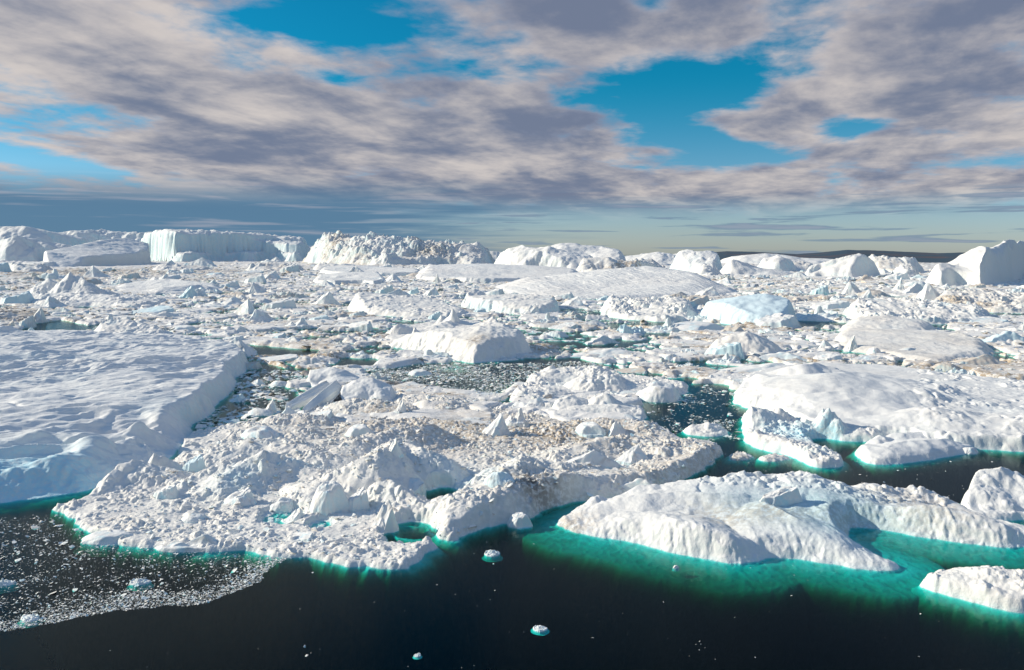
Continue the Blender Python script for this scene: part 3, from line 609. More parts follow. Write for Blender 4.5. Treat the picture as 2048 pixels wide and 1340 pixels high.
# ------------------------------------------------------------------ rubble floe in the foreground
def ridge_rubble(lst):
    """pressure ridges of broken ice: (points px ytop ybase, width, size)"""
    return lst
berg('rubble_floe', 'broad foreground floe of frozen ice rubble with a ragged front edge', 'ice floe',
     [(106, 1022), (150, 1042), (168, 1064), (200, 1075), (215, 1088), (300, 1096), (360, 1100), (480, 1104), (550, 1112), (590, 1113), (640, 1120), (655, 1128), (720, 1132), (800, 1142), (850, 1120), (880, 1098), (862, 1085), (800, 1072), (775, 1060), (800, 1050), (850, 1046), (862, 1066), (872, 1078), (905, 1082), (950, 1066), (1010, 1048), (1080, 1028), (1120, 1010), (1155, 1003), (1220, 998), (1285, 988), (1330, 972), (1400, 945), (1425, 930), (1445, 908), (1432, 892), (1370, 882), (1330, 868), (1300, 850), (1230, 838), (1130, 838), (1050, 820), (960, 800), (850, 785), (780, 785), (640, 800), (600, 830), (560, 845), (470, 850), (400, 862), (372, 880), (358, 900), (350, 918), (322, 935), (270, 952), (180, 985), (170, 1000), (130, 1008)],
     [([(180, 965, 985), (230, 935, 970), (290, 925, 965), (330, 938, 965)], 7, 7, .8), ([(340, 925, 945), (320, 905, 948)], 4, 4, 1.0),
      ([(420, 905, 925), (500, 880, 915), (560, 880, 915), (640, 905, 930)], 10, 12, .8),
      ([(380, 960, 985), (440, 930, 975), (480, 950, 985)], 7, 8, .8), ([(450, 950, 985), (530, 905, 965), (590, 925, 965), (640, 940, 970)], 9, 8, .7),
      ([(640, 960, 1000), (700, 930, 990), (760, 900, 985), (800, 880, 940), (850, 905, 960)], 9, 10, .7), ([(770, 960, 1010), (830, 1000, 1030), (855, 1015, 1040)], 6, 6, .8),
      ([(690, 890, 920), (790, 860, 900), (860, 850, 890)], 9, 9, .8),
      ([(870, 1045, 1065), (930, 1000, 1045), (990, 985, 1035), (1060, 960, 1012), (1120, 950, 1000), (1200, 950, 985), (1300, 950, 975), (1380, 925, 950), (1425, 895, 920)], 7, 13, .55),
      ([(940, 990, 1030), (1010, 945, 1000), (1050, 915, 970), (1090, 925, 965), (1150, 930, 965)], 12, 12, .8),
      ([(1120, 905, 930), (1200, 880, 915), (1260, 875, 905), (1340, 900, 925)], 9, 12, .8), ([(1270, 895, 915), (1380, 880, 905), (1425, 890, 910)], 7, 10, .7),
      ([(1120, 850, 868), (1180, 843, 866), (1240, 840, 868), (1290, 846, 872), (1310, 860, 878)], 8, 9, .6),
      ([(690, 802, 825), (760, 800, 828), (800, 815, 832)], 8, 9, .7), ([(830, 790, 808), (900, 800, 818)], 9, 9, .7), ([(560, 830, 850), (640, 832, 850)], 6, 8, .7),
      ([(720, 845, 862), (840, 838, 858), (950, 850, 868)], 9, 9, .8), ([(500, 850, 870), (600, 856, 876)], 9, 9, .8)],
     base=.85, edge=1.2, fedge=3, wob=(2.0, 6), rough=(.5, 7), rubble=(.62, 1.7), res=.2, pieces=['underwater_shelf'], mat=M_ICE, dirt=.08, blue=.28, shelf=2.2, depth=7, seed=50, smooth=1,
     dish=[(886, 990, 6.5, -2.2), (565, 1030, 5, -1.6), (640, 1047, 3.0, -1.4), (820, 1062, 6, -2.0)],
     shelf_spots=[(820, 1070, 8, .12), (400, 1110, 12, .3), (255, 1090, 7, .35), (880, 1105, 6, .3)],
     spots=[(1060, 1000, 1, 5, 'dark', .8), (1065, 990, 2, 7, 'dirt', 0.39), (1100, 960, 3, 7, 'dirt', 0.20), (1220, 865, 3, 20, 'dirt', 0.39), (1130, 862, 3, 14, 'dirt', 0.35), (1300, 955, 2, 12, 'dirt', 0.27), (1380, 930, 2, 12, 'dirt', 0.27),
            (1420, 900, 2, 9, 'dirt', 0.23), (900, 850, 2, 26, 'dirt', 0.23), (1000, 860, 2, 24, 'dirt', 0.27), (760, 870, 2, 20, 'dirt', 0.20), (640, 850, 2, 22, 'dirt', 0.20), (860, 815, 2, 24, 'dirt', 0.23), (760, 820, 3, 10, 'dirt', 0.27), (1050, 840, 2, 25, 'dirt', 0.20), (720, 950, 3, 4, 'dirt', 0.31),
            (940, 955, 2, 9, 'blue', .4), (600, 930, 3, 4, 'blue', 1.0), (480, 960, 3, 5, 'blue', .5)])
# ------------------------------------------------------------------ the smooth berg with the green shallows, right foreground
berg('smooth_iceberg', 'large smooth white iceberg over glowing green shallows, right foreground', IC,
     [(1102, 1044), (1140, 1062), (1200, 1075), (1260, 1084), (1330, 1104), (1400, 1118), (1475, 1130), (1510, 1127), (1540, 1116), (1600, 1118), (1660, 1128), (1730, 1140), (1790, 1142), (1808, 1134), (1780, 1118), (1730, 1100), (1705, 1085), (1695, 1066), (1705, 1054), (1760, 1060), (1830, 1072), (1900, 1084), (1980, 1092), (2080, 1096), (2180, 1100), (2180, 1080), (2000, 1045), (1930, 1020), (1880, 1005), (1780, 996), (1640, 990), (1500, 985), (1380, 988), (1300, 994), (1200, 1008), (1150, 1020)],
     [([(1110, 1038, 1042), (1150, 1030, 1040), (1230, 1010, 1035), (1300, 990, 1030), (1390, 985, 1032), (1480, 990, 1036)], 11, 10, .8),
      ([(1158, 996, 1022), (1182, 986, 1022), (1200, 992, 1022)], 5, 5, .7),
      ([(1240, 1000, 1018), (1275, 978, 1014), (1300, 974, 1012), (1330, 985, 1012)], 8, 9, .7),
      ([(1330, 985, 1012), (1375, 968, 1010), (1400, 958, 1008), (1420, 972, 1010), (1450, 958, 1008), (1478, 953, 1008), (1500, 963, 1008), (1520, 958, 1008), (1545, 968, 1010), (1570, 955, 1010), (1600, 950, 1010), (1640, 968, 1014), (1690, 985, 1020), (1730, 995, 1028)], 27, 12, .85), ([(1370, 964, 1010), (1400, 955, 1008), (1450, 954, 1008), (1478, 949, 1008), (1520, 953, 1008), (1570, 951, 1010), (1600, 945, 1010), (1640, 962, 1014), (1690, 980, 1020)], 6, 6, .8),
      ([(1300, 1030, 1070), (1380, 1042, 1095), (1430, 1068, 1112), (1470, 1104, 1124)], 13, 14, .85), ([(1530, 1010, 1060), (1600, 1045, 1088), (1680, 1092, 1112), (1770, 1133, 1138)], 14, 14, .85),
      ([(1690, 990, 1012), (1725, 970, 1006), (1750, 967, 1004), (1790, 976, 1006), (1815, 965, 1004), (1830, 968, 1004), (1870, 985, 1008), (1905, 992, 1012), (1920, 1000, 1018)], 8, 9, .6),
      ([(1720, 1030, 1050), (1800, 1015, 1056), (1850, 1012, 1060), (1930, 1030, 1072), (2048, 1065, 1088), (2150, 1085, 1095)], 9, 10, .75)],
     base=.9, edge=2.2, fedge=4, wob=(1.2, 9), rough=(.32, 9), rubble=(.05, 1.6), res=.19, mat=M_SNOW, blue=.14, dirt=.05, shelf=.12, depth=20, plunge=.4, pd=7, seed=60, flute=.4, pieces=['underwater_shelf', ('knob', 1182, 1020, 5, 5, 1.6, 'smooth rounded knob')],
     extra=lambda X, Y, sd, cl: (.07 * ridged(X, Y, 1.6, 611, 3) + .26 * (ridged(X + 2 * fbm(X, Y, 9, 614, 2), Y / 3.5, 2.4, 615, 3) - .6) * sst(10, 2, sd)) * cl + (.55 * (blocks(X, Y, 2.6, 612) + .5 * blocks(X, Y, 1.1, 613))) * cl * np.exp(-((sdist(X, Y, [ground(*q) for q in [(1380, 1000), (1560, 990), (1700, 1008), (1900, 1010), (1890, 1028), (1740, 1040), (1620, 1030), (1400, 1018)]]) < 0) * 50.)),
     shelf_spots=[(1130, 1085, 14, .10), (1250, 1110, 14, .08), (1400, 1140, 10, .2), (1850, 1110, 18, .06), (1990, 1120, 18, .06), (1740, 1080, 12, .05)],
     spots=[(1140, 1035, 2, 5, 'dirt', .5), (1440, 1000, 6, 6, 'dirt', .5), (1560, 990, 7, 6, 'dirt', .5), (1640, 1000, 6, 8, 'blue', .8), (1720, 1020, 4, 10, 'blue', 1.0), (1700, 1010, 5, 8, 'dirt', .35), (1850, 1000, 4, 10, 'dirt', .5), (1500, 1010, 4, 9, 'blue', .6)])
# ------------------------------------------------------------------ right side floes
berg('domed_floe', 'smooth domed snow floe with rounded left corner, right of the dark lead', 'ice floe',
     [(1462, 798), (1480, 812), (1530, 826), (1580, 848), (1640, 868), (1720, 878), (1800, 880), (1860, 892), (1950, 900), (2060, 905), (2200, 905), (2260, 840), (2200, 790), (2000, 770), (1900, 760), (1780, 742), (1640, 738), (1540, 745), (1490, 760)],
     [([(1475, 780, 792), (1485, 760, 785), (1510, 752, 783), (1540, 762, 788)], 9, 14, .6), ([(1560, 770, 800), (1640, 752, 810), (1700, 750, 806), (1760, 757, 806), (1830, 785, 815)], 36, 34, .7),
      ([(1600, 735, 765), (1625, 730, 762), (1660, 745, 764)], 12, 18, .8),
      ([(1600, 800, 835), (1680, 790, 835), (1760, 810, 845)], 22, 20, .8),
      ([(1830, 835, 868), (1880, 825, 868), (1930, 845, 875), (2050, 845, 880), (2200, 850, 885)], 16, 22, .6)],
     base=3.2, edge=2.6, fedge=9, wob=(1.8, 10), rough=(.35, 16), rubble=(0, 3), mat=M_SNOW, blue=.3, dirt=.06, shelf=.7, depth=9, res=.36, seed=70, flute=1.2,
     extra=lambda X, Y, sd, cl: .35 * (ridged(X / 2.2 + Y * .3, Y, 6, 74, 4) - .6) * cl + (1.1 * blocks(X, Y, 4.5, 71) + .55 * blocks(X, Y, 1.9, 72)) * sst(114, 128, X - .45 * (Y - 233)) * (.25 + .75 * sst(-.2, .2, fbm(X, Y, 18, 73, 3))) * cl * .8)
berg('ragged_floe', 'ragged white and green ice floe with a leaning spire and a tongue in dark water', 'ice floe',
     [(1482, 842), (1484, 868), (1496, 892), (1530, 902), (1570, 910), (1600, 922), (1630, 936), (1660, 937), (1692, 931), (1684, 918), (1650, 900), (1622, 888), (1612, 878), (1640, 876), (1700, 884), (1760, 884), (1780, 872), (1740, 862), (1690, 856), (1640, 852), (1560, 844), (1520, 830), (1490, 828)],
     [([(1488, 826, 862), (1500, 816, 862), (1530, 822, 862)], 6, 8, .5), ([(1550, 822, 850), (1560, 818, 850), (1575, 838, 852)], 4, 5, .7), ([(1520, 845, 866), (1580, 850, 868), (1640, 848, 870)], 8, 8, .6),
      ([(1655, 822, 872), (1668, 832, 873), (1682, 852, 874)], 4, 5, .6), ([(1500, 868, 888), (1560, 880, 900), (1620, 900, 918), (1665, 922, 930)], 5, 9, .7), ([(1690, 858, 874), (1760, 862, 878)], 5, 6, .6)],
     base=1.4, edge=1.4, fedge=2, wob=(1.2, 5), rough=(.5, 4), rubble=(.9, 2.6), mat=M_ICE, blue=.55, shelf=.35, depth=9, res=.24, seed=75, pieces=['underwater_shelf', ('spire', 1662, 872, 3.6, 4.5, 2.2, 'leaning fin-shaped spire')],
     shelf_spots=[(1540, 915, 9, .16), (1660, 895, 9, .2), (1640, 940, 6, .3)], spots=[(1570, 850, 4, 7, 'blue', .6), (1640, 868, 2, 7, 'blue', .9), (1500, 860, 4, 5, 'dirt', .2)])
berg('slab_floe', 'rounded white ice slab with a long pointed right end, by the green channel', 'ice floe',
     [(1706, 904), (1716, 918), (1742, 930), (1790, 930), (1850, 922), (1900, 914), (1958, 903), (1945, 893), (1910, 880), (1860, 868), (1810, 868), (1780, 880), (1720, 892)],
     [([(1720, 895, 912), (1770, 896, 914), (1840, 884, 906), (1880, 880, 900), (1930, 894, 902)], 6, 9, .6), ([(1740, 876, 892), (1765, 872, 892)], 3, 4, .6), ([(1790, 868, 886), (1850, 866, 884)], 6, 7, .8)],
     base=1.1, edge=1.6, fedge=2.5, wob=(.8, 5), rough=(.18, 8), rubble=(.1, 2), mat=M_SNOW, blue=.2, shelf=.45, depth=9, res=.24, seed=76, pieces=['underwater_shelf'], shelf_spots=[(1710, 930, 6, .25)])
berg('blocky_iceberg', 'small white iceberg with a boulder-like knob on its left, at the right edge', IC,
     [(1912, 1020), (1930, 1034), (1965, 1040), (2030, 1042), (2100, 1040), (2140, 1020), (2080, 995), (1980, 990), (1930, 1000)],
     [([(1950, 952, 1005), (1970, 942, 1004), (1995, 938, 1004), (2025, 950, 1006)], 5, 7, .4), ([(1925, 1000, 1018), (1960, 975, 1016), (2020, 985, 1018), (2080, 985, 1018)], 5, 8, .6), ([(2040, 968, 1002), (2080, 975, 1002)], 6, 6, .6)],
     base=1.2, edge=1.2, fedge=1.6, wob=(.8, 4), rough=(.3, 6), rubble=(.25, 2.2), mat=M_SNOW, blue=.2, dirt=.08, shelf=.8, depth=8, res=.2, seed=77)
berg('blocky_iceberg', 'knobbly white iceberg cut off by the lower right corner, green ice beneath', IC,
     [(1838, 1166), (1850, 1180), (1900, 1192), (1960, 1210), (2000, 1220), (2060, 1228), (2160, 1230), (2200, 1200), (2150, 1165), (2060, 1150), (1960, 1145), (1880, 1152)],
     [([(1850, 1158, 1176), (1875, 1153, 1178), (1930, 1150, 1182), (1965, 1140, 1184), (2020, 1145, 1190), (2100, 1145, 1195)], 5, 6, .6), ([(1960, 1160, 1196), (1975, 1175, 1204)], 2.5, 3, .8), ([(2000, 1170, 1200), (2060, 1165, 1205)], 5, 5, .6)],
     base=.9, edge=1.0, fedge=1.4, wob=(.7, 3), rough=(.35, 3), rubble=(.4, 1.3), mat=M_ICE, blue=.2, shelf=.4, depth=8, res=.16, seed=78, pieces=['underwater_shelf'], shelf_spots=[(1860, 1195, 6, .2)])
berg('small_floe', 'white floe with a round hump and a long flat shelf, left of the dark lead', 'ice floe',
     [(1098, 828), (1120, 838), (1180, 836), (1240, 840), (1285, 840), (1298, 834), (1285, 824), (1240, 812), (1130, 806), (1100, 815)],
     [([(1105, 812, 826), (1120, 802, 824), (1142, 795, 822), (1155, 806, 823)], 7, 9, .6), ([(1190, 805, 824), (1205, 788, 823), (1216, 790, 823), (1226, 806, 824)], 6, 7, .7), ([(1150, 815, 830), (1230, 812, 830), (1275, 820, 832)], 6, 8, .5)],
     base=1.3, edge=1.6, fedge=2.5, wob=(1.2, 6), rough=(.4, 5), rubble=(.25, 2.4), mat=M_ICE, blue=.55, shelf=.7, depth=8, seed=79)
berg('small_floe', 'long white floe with a rounded blue-white block at its right end', 'ice floe',
     [(1008, 800), (1060, 806), (1120, 802), (1165, 795), (1250, 794), (1330, 792), (1380, 788), (1372, 774), (1330, 764), (1230, 756), (1120, 746), (1080, 752), (1040, 775)],
     [([(1085, 745, 768), (1110, 740, 766), (1150, 738, 766), (1190, 735, 768)], 12, 12, .7), ([(1180, 752, 785), (1215, 748, 784), (1240, 765, 784), (1300, 776, 785)], 9, 12, .7), ([(1030, 785, 798), (1100, 782, 796)], 8, 10, .6)],
     base=1.9, edge=2.2, fedge=4, wob=(1.6, 7), rough=(.5, 7), rubble=(.8, 2.6), mat=M_ICE, blue=.4, shelf=.7, depth=8, seed=80)
berg('small_floe', 'thin crumbly white floe adrift in the middle of the dark lead', 'ice floe',
     [(1362, 864), (1385, 872), (1440, 874), (1462, 868), (1450, 858), (1400, 852), (1372, 856)], [([(1375, 852, 864), (1405, 850, 864), (1418, 846, 864), (1440, 860, 866)], 4, 5, .7)],
     base=.6, edge=1.2, wob=(.8, 4), rough=(.3, 3), rubble=(.35, 1.4), mat=M_ICE, blue=.4, shelf=.4, depth=8, res=.24, seed=81)
for k, (cx, cy, rx, ry, lab) in enumerate([(1481, 914, 26, 8, 'round pinkish-brown rubble pan left of its twin by the green tongue'), (1547, 917, 34, 7, 'long pinkish-brown rubble pan right of its twin by the green tongue')]):
    berg('brown_floe', lab, 'ice floe', [(cx + rx * math.cos(a), cy + ry * math.sin(a)) for a in np.linspace(0, 6.283, 13)[:-1]], [],
         base=.55, edge=1.4, wob=(1.0, 4), rough=(.3, 3), rubble=(.4, 1.3), mat=M_PACK, dirt=.45, blue=.1, shelf=.5, depth=6, res=.22, seed=82 + k)
# the split pair and its shattered slabs
berg('wedge_block', 'bright white tent-shaped ice block with a shaded right side, behind the cracked slabs', 'ice block',
     [(602, 768), (640, 778), (676, 780), (712, 772), (730, 764), (700, 754), (640, 752)], [([(612, 758, 767), (632, 740, 764), (665, 735, 764), (672, 742, 765), (680, 752, 768)], 9, 10, .45), ([(668, 738, 764), (722, 762, 765)], 6, 8, .7)],
     base=.8, edge=1.2, fedge=1.6, wob=(.6, 6), rough=(.15, 5), mat=M_SNOW, blue=.1, shelf=.9, depth=7, res=.28, seed=85)
berg('wedge_block', 'big rounded grey-white ice block leaning against the dark crack', 'ice block',
     [(668, 814), (700, 818), (750, 818), (785, 814), (800, 802), (780, 790), (720, 786), (680, 796)],
     [([(672, 800, 808), (690, 776, 804), (715, 764, 802), (745, 760, 802), (762, 772, 803), (780, 798, 806)], 8, 10, .45)],
     base=1.6, edge=1.2, fedge=2, wob=(.7, 6), rough=(.25, 5), mat=M_SNOW, blue=.25, shelf=.9, depth=7, res=.28, seed=86)
def slab(label, px0, py0, px1, py1, h0, h1, wd, dark=False, seed=1):
    """a flat tilted slab from one photo point to the other, standing h0..h1 high"""
    x0, y0 = ground(px0, py0); x1, y1 = ground(px1, py1)
    L = math.hypot(x1 - x0, y1 - y0); ux, uy = (x1 - x0) / L, (y1 - y0) / L; nx_, ny_ = -uy, ux
    n, k = 40, 16
    U, V_ = np.meshgrid(np.linspace(0, 1, n), np.linspace(-1, 1, k))
    ragged = .12 * fbm(U * 8, V_ * 2, 1.5, seed, 3)
    Wd = wd * (.55 + .45 * np.sin(np.clip(U + ragged, 0, 1) * math.pi) ** .5)
    X = x0 + ux * L * (U + .05 * fbm(V_ * 3, U, .7, seed, 2)) + nx_ * V_ * Wd; Y = y0 + uy * L * U + ny_ * V_ * Wd
    top = (h0 + (h1 - h0) * U) * (1 - .55 * (V_ < -.9)) + .35 * V_ * (h0 + (h1 - h0) * U) * .8 + .15 * fbm(X, Y, 2.5, seed, 4)
    Z = np.where(np.abs(V_) > .96, -.6, top); Z[:, 0] = -.6; Z[:, -1] = -.6
    z = np.full(X.shape, 0.0)
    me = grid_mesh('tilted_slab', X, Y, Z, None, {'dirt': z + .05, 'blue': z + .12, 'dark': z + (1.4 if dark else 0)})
    return tagged(link('tilted_slab', me, mat=M_SNOW), label, 'ice slab', 'tilted slabs by the split blocks')
slab('long pale tilted ice slab farthest left of the cracked group', 575, 822, 660, 788, 1.6, 4.2, 1.8, seed=2)
slab('bright tilted ice slab immediately left of the dark crack', 608, 830, 680, 790, 1.4, 4.6, 1.5, seed=3)
slab('near-black slab face seen inside the crack', 655, 830, 700, 798, 1.3, 4.0, .9, True, seed=4)  # slab coloured near black in patches
slab('narrow smooth ice slab to the right of the dark crack', 672, 836, 712, 812, .5, 1.6, .9, seed=5)
# ------------------------------------------------------------------ pack ice: the uncountable brash between the bergs
def soft_mask(X, Y, polys):
    m = np.zeros(X.shape)
    for pts, soft, val in polys:
        sd = sdist(X, Y, [ground(*p) for p in pts]); m = np.maximum(m, val * sst(-soft, soft, sd))
    return m
OPEN = [  # water kept free (photo outlines on the sea), softness in metres, strength
    ([(-900, 1400), (3000, 1400), (3000, 905), (1960, 896), (1780, 880), (1600, 860), (1470, 800), (1440, 770), (1385, 768), (1380, 792), (1290, 800), (1300, 845), (1420, 885), (1445, 925), (1300, 985), (880, 1100), (600, 1110), (60, 1010), (-900, 1050)], 3, 1.0),
    ([(-900, 1400), (110, 1400), (160, 990), (290, 950), (355, 905), (385, 870), (430, 840), (520, 850), (600, 800), (560, 770), (600, 745), (500, 722), (455, 740), (440, 800), (300, 900), (-900, 980)], 3, 1.0),
    ([(840, 726), (980, 730), (1080, 716), (1160, 724), (1240, 738), (1100, 742), (1030, 765), (1000, 790), (900, 782), (830, 768), (760, 765), (740, 745), (790, 735)], 3, .5),
    ([(1010, 722), (1150, 716), (1235, 736), (1120, 738), (1060, 745), (960, 745)], 2, .9),
    ([(1595, 640), (1700, 646), (1700, 655), (1600, 656)], 3, .8), ([(690, 715), (760, 720), (740, 735), (660, 735)], 3, .55),
    ([(500, 690), (560, 695), (640, 700), (620, 712), (520, 708)], 3, .5), ([(60, 650), (120, 640), (190, 655), (120, 668), (40, 664)], 3, .8)]
az_ = np.radians(np.arange(-40, 40, .075)); rr = np.exp(np.arange(math.log(225), math.log(8500), .0034))
A_, R_ = np.meshgrid(az_, rr); X = R_ * np.sin(A_); Y = R_ * np.cos(A_)
m = soft_mask(X[rr < 760], Y[rr < 760], OPEN); mask = np.zeros(X.shape); mask[rr < 760] = m
big = fbm(X, Y, 120, 401, 4); mid = fbm(X, Y, 28, 405, 4)
cover = .33 + .42 * big + .45 * mid + .25 * sst(600, 1200, R_)
b1 = blocks(X, Y, 21, 410, 2.2, .9, .5); b2 = blocks(X, Y, 9, 411, 1.8, .9, .4); b3 = blocks(X, Y, 3.6, 412, 1.5, .9, .3)
far = sst(900, 2600, R_); calm = .4 + .6 * sst(-.22, .25, fbm(X, Y, 70, 414, 3)); b2 = b2 * calm; b3 = b3 * calm
Z = .9 * cover + 3.4 * b1 * sst(.0, .5, cover) + 1.7 * b2 + 1.0 * b3 * (1 - far * .7) - .75
Z = Z + far * 10 * np.maximum(blocks(X, Y, 60, 413, 4.0, .8, .4), 0) * sst(-.2, .3, big)
Z = np.where(Z > 0, Z * .9, Z * 3)
f1_, f2_, cid_, dx_, dy_ = worley(X / 42 + .5 * fbm(X, Y, 30, 430, 3), Y / 42 + .5 * fbm(X, Y, 30, 431, 3), 432)
plate = (cid_ > .50) * sst(.05, .16, f2_ - f1_); Z = Z * (1 - .8 * plate) + plate * (1.0 + .9 * fbm(X, Y, 18, 433, 3) + .8 * cid_)
g1_, g2_, _, _, _ = worley(X / 60 + .7 * fbm(X, Y, 40, 440, 4), Y / 46 + .7 * fbm(X, Y, 40, 441, 4), 442)
gap = sst(.085, .03, g2_ - g1_) * sst(-.25, .05, fbm(X, Y, 90, 443, 2)); halo = sst(.30, .06, g2_ - g1_) * sst(-.05, .3, fbm(X, Y, 75, 444, 3))
fine = sst(.10, .02, f2_ - f1_) * sst(-.1, .2, fbm(X, Y, 60, 445, 2))
Z = Z - 5 * np.maximum(gap, .7 * fine) * sst(2.2, .8, Z)
Z = Z - mask * 6.5
dm = sst(.08, .42, fbm(X, Y, 45, 420, 4)) * .55 + .6 * sst(.25, .5, fbm(X, Y, 14, 421, 3)) * sst(-.1, .3, fbm(X, Y, 160, 422, 3))
fl = sst(-1, 500, R_) * 0
bm = .25 * sst(.4, .0, Z) + .3 * sst(.2, .5, fbm(X, Y, 16, 423, 3))
dm = dm + .75 * halo
dk = .8 * sst(.42, .58, fbm(X, Y, 22, 424, 4)) * sst(2.5, .6, Z)
gx, gy = ground(120, 545); dm = dm + .8 * np.exp(-((X - gx) / 500) ** 2 - ((Y - gy) / 420) ** 2)
for (px, py, rx, ry, am) in [(1300, 655, 60, 22, 1.0), (1090, 700, 34, 26, .9), (560, 716, 30, 16, .9), (560, 748, 20, 10, .6), (1650, 600, 120, 60, .6), (380, 560, 60, 60, .5), (620, 610, 40, 40, .7), (720, 633, 40, 25, .7), (1950, 735, 40, 25, .8), (1480, 655, 40, 20, .6), (640, 700, 40, 30, .35), (1000, 610, 50, 40, .3)]:
    gx, gy = ground(px, py); dm = dm + am * np.exp(-((X - gx) / rx) ** 2 - ((Y - gy) / ry) ** 2)
gx, gy = ground(550, 748); dk = dk + 1.5 * np.exp(-((X - gx) / 14) ** 2 - ((Y - gy) / 7) ** 2)
keep = Z > -9
o = link('pack_ice', grid_mesh('pack_ice', X, Y, Z, keep, {'dirt': np.clip(dm, 0, 1), 'blue': np.clip(bm, 0, 1), 'dark': np.clip(dk, 0, 1)}), mat=M_PACK)
o['kind'] = 'stuff'; o['label'] = 'crowded broken pack ice and brash filling the fjord to the skyline'; o['category'] = 'pack ice'
PK = (rr, az_, Z)
def pack_z(x, y):
    r = np.hypot(x, y); a = np.arctan2(x, y)
    i = np.clip(np.round((np.log(np.maximum(r, 1)) - math.log(225)) / .0034).astype(int), 0, len(rr) - 1); j = np.clip(np.round((a - az_[0]) / (az_[1] - az_[0])).astype(int), 0, len(az_) - 1)
    return np.where((r > 225) & (r < 8400), Z[i, j], -9.0)

# ------------------------------------------------------------------ loose fragments, merged per kind because nobody could count them
import bmesh
def rock_base(seed, sub=1, flat=.7, pts=11):
    rnd = random.Random(seed); bm_ = bmesh.new()
    for _ in range(pts):
        v = mathutils.Vector((rnd.gauss(0, 1), rnd.gauss(0, 1), rnd.gauss(0, 1))).normalized() * rnd.uniform(.8, 1.1)
        bm_.verts.new((v.x, v.y, v.z * flat))
    r = bmesh.ops.convex_hull(bm_, input=bm_.verts)
    bmesh.ops.triangulate(bm_, faces=bm_.faces)
    loose = [v for v in bm_.verts if not v.link_faces]
    bmesh.ops.delete(bm_, geom=loose, context='VERTS')
    if sub: bmesh.ops.subdivide_edges(bm_, edges=bm_.edges, cuts=1, use_grid_fill=True, smooth=.35)
    bmesh.ops.triangulate(bm_, faces=bm_.faces)
    bm_.verts.ensure_lookup_table()
    V = np.array([v.co[:] for v in bm_.verts]); F = np.array([[v.index for v in f.verts] for f in bm_.faces])
    bm_.free(); return V, F
BASES = [rock_base(s, 0, .62, 10) for s in range(10)]
BASES2 = [rock_base(50 + s, 1, .66, 12) for s in range(8)]
def scatter(name, label, x, y, z, size, rng, mat, dirt=.1, bases=BASES, squash=(.35, .8), parent=None, blue=.2):
    n = len(x); pick = rng.integers(0, len(bases), n); Vs, Fs, ds, bs = [], [], [], []; off = 0
    for k, (V, F) in enumerate(bases):
        q = np.where(pick == k)[0]
        if not len(q): continue
        a = rng.uniform(0, 6.283, len(q)); ca_, sa_ = np.cos(a)[:, None], np.sin(a)[:, None]
        sx = (size[q] * rng.uniform(.7, 1.35, len(q)))[:, None]; sy = (size[q] * rng.uniform(.6, 1.1, len(q)))[:, None]; sz = (size[q] * rng.uniform(*squash, len(q)))[:, None]
        tx, ty = rng.normal(0, .22, len(q))[:, None], rng.normal(0, .22, len(q))[:, None]
        vx, vy, vz = V[:, 0][None] * sx, V[:, 1][None] * sy, V[:, 2][None] * sz
        vz = vz + vx * tx + vy * ty
        X_ = vx * ca_ - vy * sa_ + x[q][:, None]; Y_ = vx * sa_ + vy * ca_ + y[q][:, None]; Z_ = vz + z[q][:, None]
        Vs.append(np.stack([X_, Y_, Z_], 2).reshape(-1, 3))
        Fs.append((F[None] + (np.arange(len(q)) * len(V))[:, None, None] + off).reshape(-1, 3)); off += len(q) * len(V)
        ds.append(np.repeat(np.clip(rng.normal(dirt, .18, len(q)), 0, 1), len(V))); bs.append(np.repeat(np.clip(rng.normal(blue, .3, len(q)), 0, 1), len(V)))
    d = np.concatenate(ds)
    me = raw_mesh(name, np.concatenate(Vs), np.concatenate(Fs), {'dirt': d, 'blue': np.concatenate(bs), 'dark': d * 0}, smooth=False)
    o = link(name, me, parent, mat); o['kind'] = 'stuff'
    if parent is None: o['label'] = label; o['category'] = 'brash ice'
    return o
def inpoly(x, y, pts): return sdist(x, y, [ground(*p) for p in pts]) > 0
rng = np.random.default_rng(7)
def powr(n, lo, hi, p=2.2): u = rng.random(n); a = 1 - p; return (lo ** a + u * (hi ** a - lo ** a)) ** (1 / a)
# on the pack: anywhere from 220 m out
n = 30000; r = np.exp(rng.uniform(math.log(260), math.log(3200), n)); a = rng.uniform(R(-38), R(38), n); x, y = r * np.sin(a), r * np.cos(a)
z = pack_z(x, y); sz_ = powr(n, 1, 7, 2.4) * np.clip(r / 900, .42, 2.2) * .8
ok = (z > -.5) & (surface_z(x, y) < 1.0); x, y, z, sz_ = x[ok], y[ok], np.maximum(z[ok], 0), sz_[ok]
scatter('brash_ice', 'innumerable small ice fragments strewn over the pack ice', x, y, z + .05 * sz_, sz_, rng, M_PACK, .12, squash=(.3, .6), blue=.08)
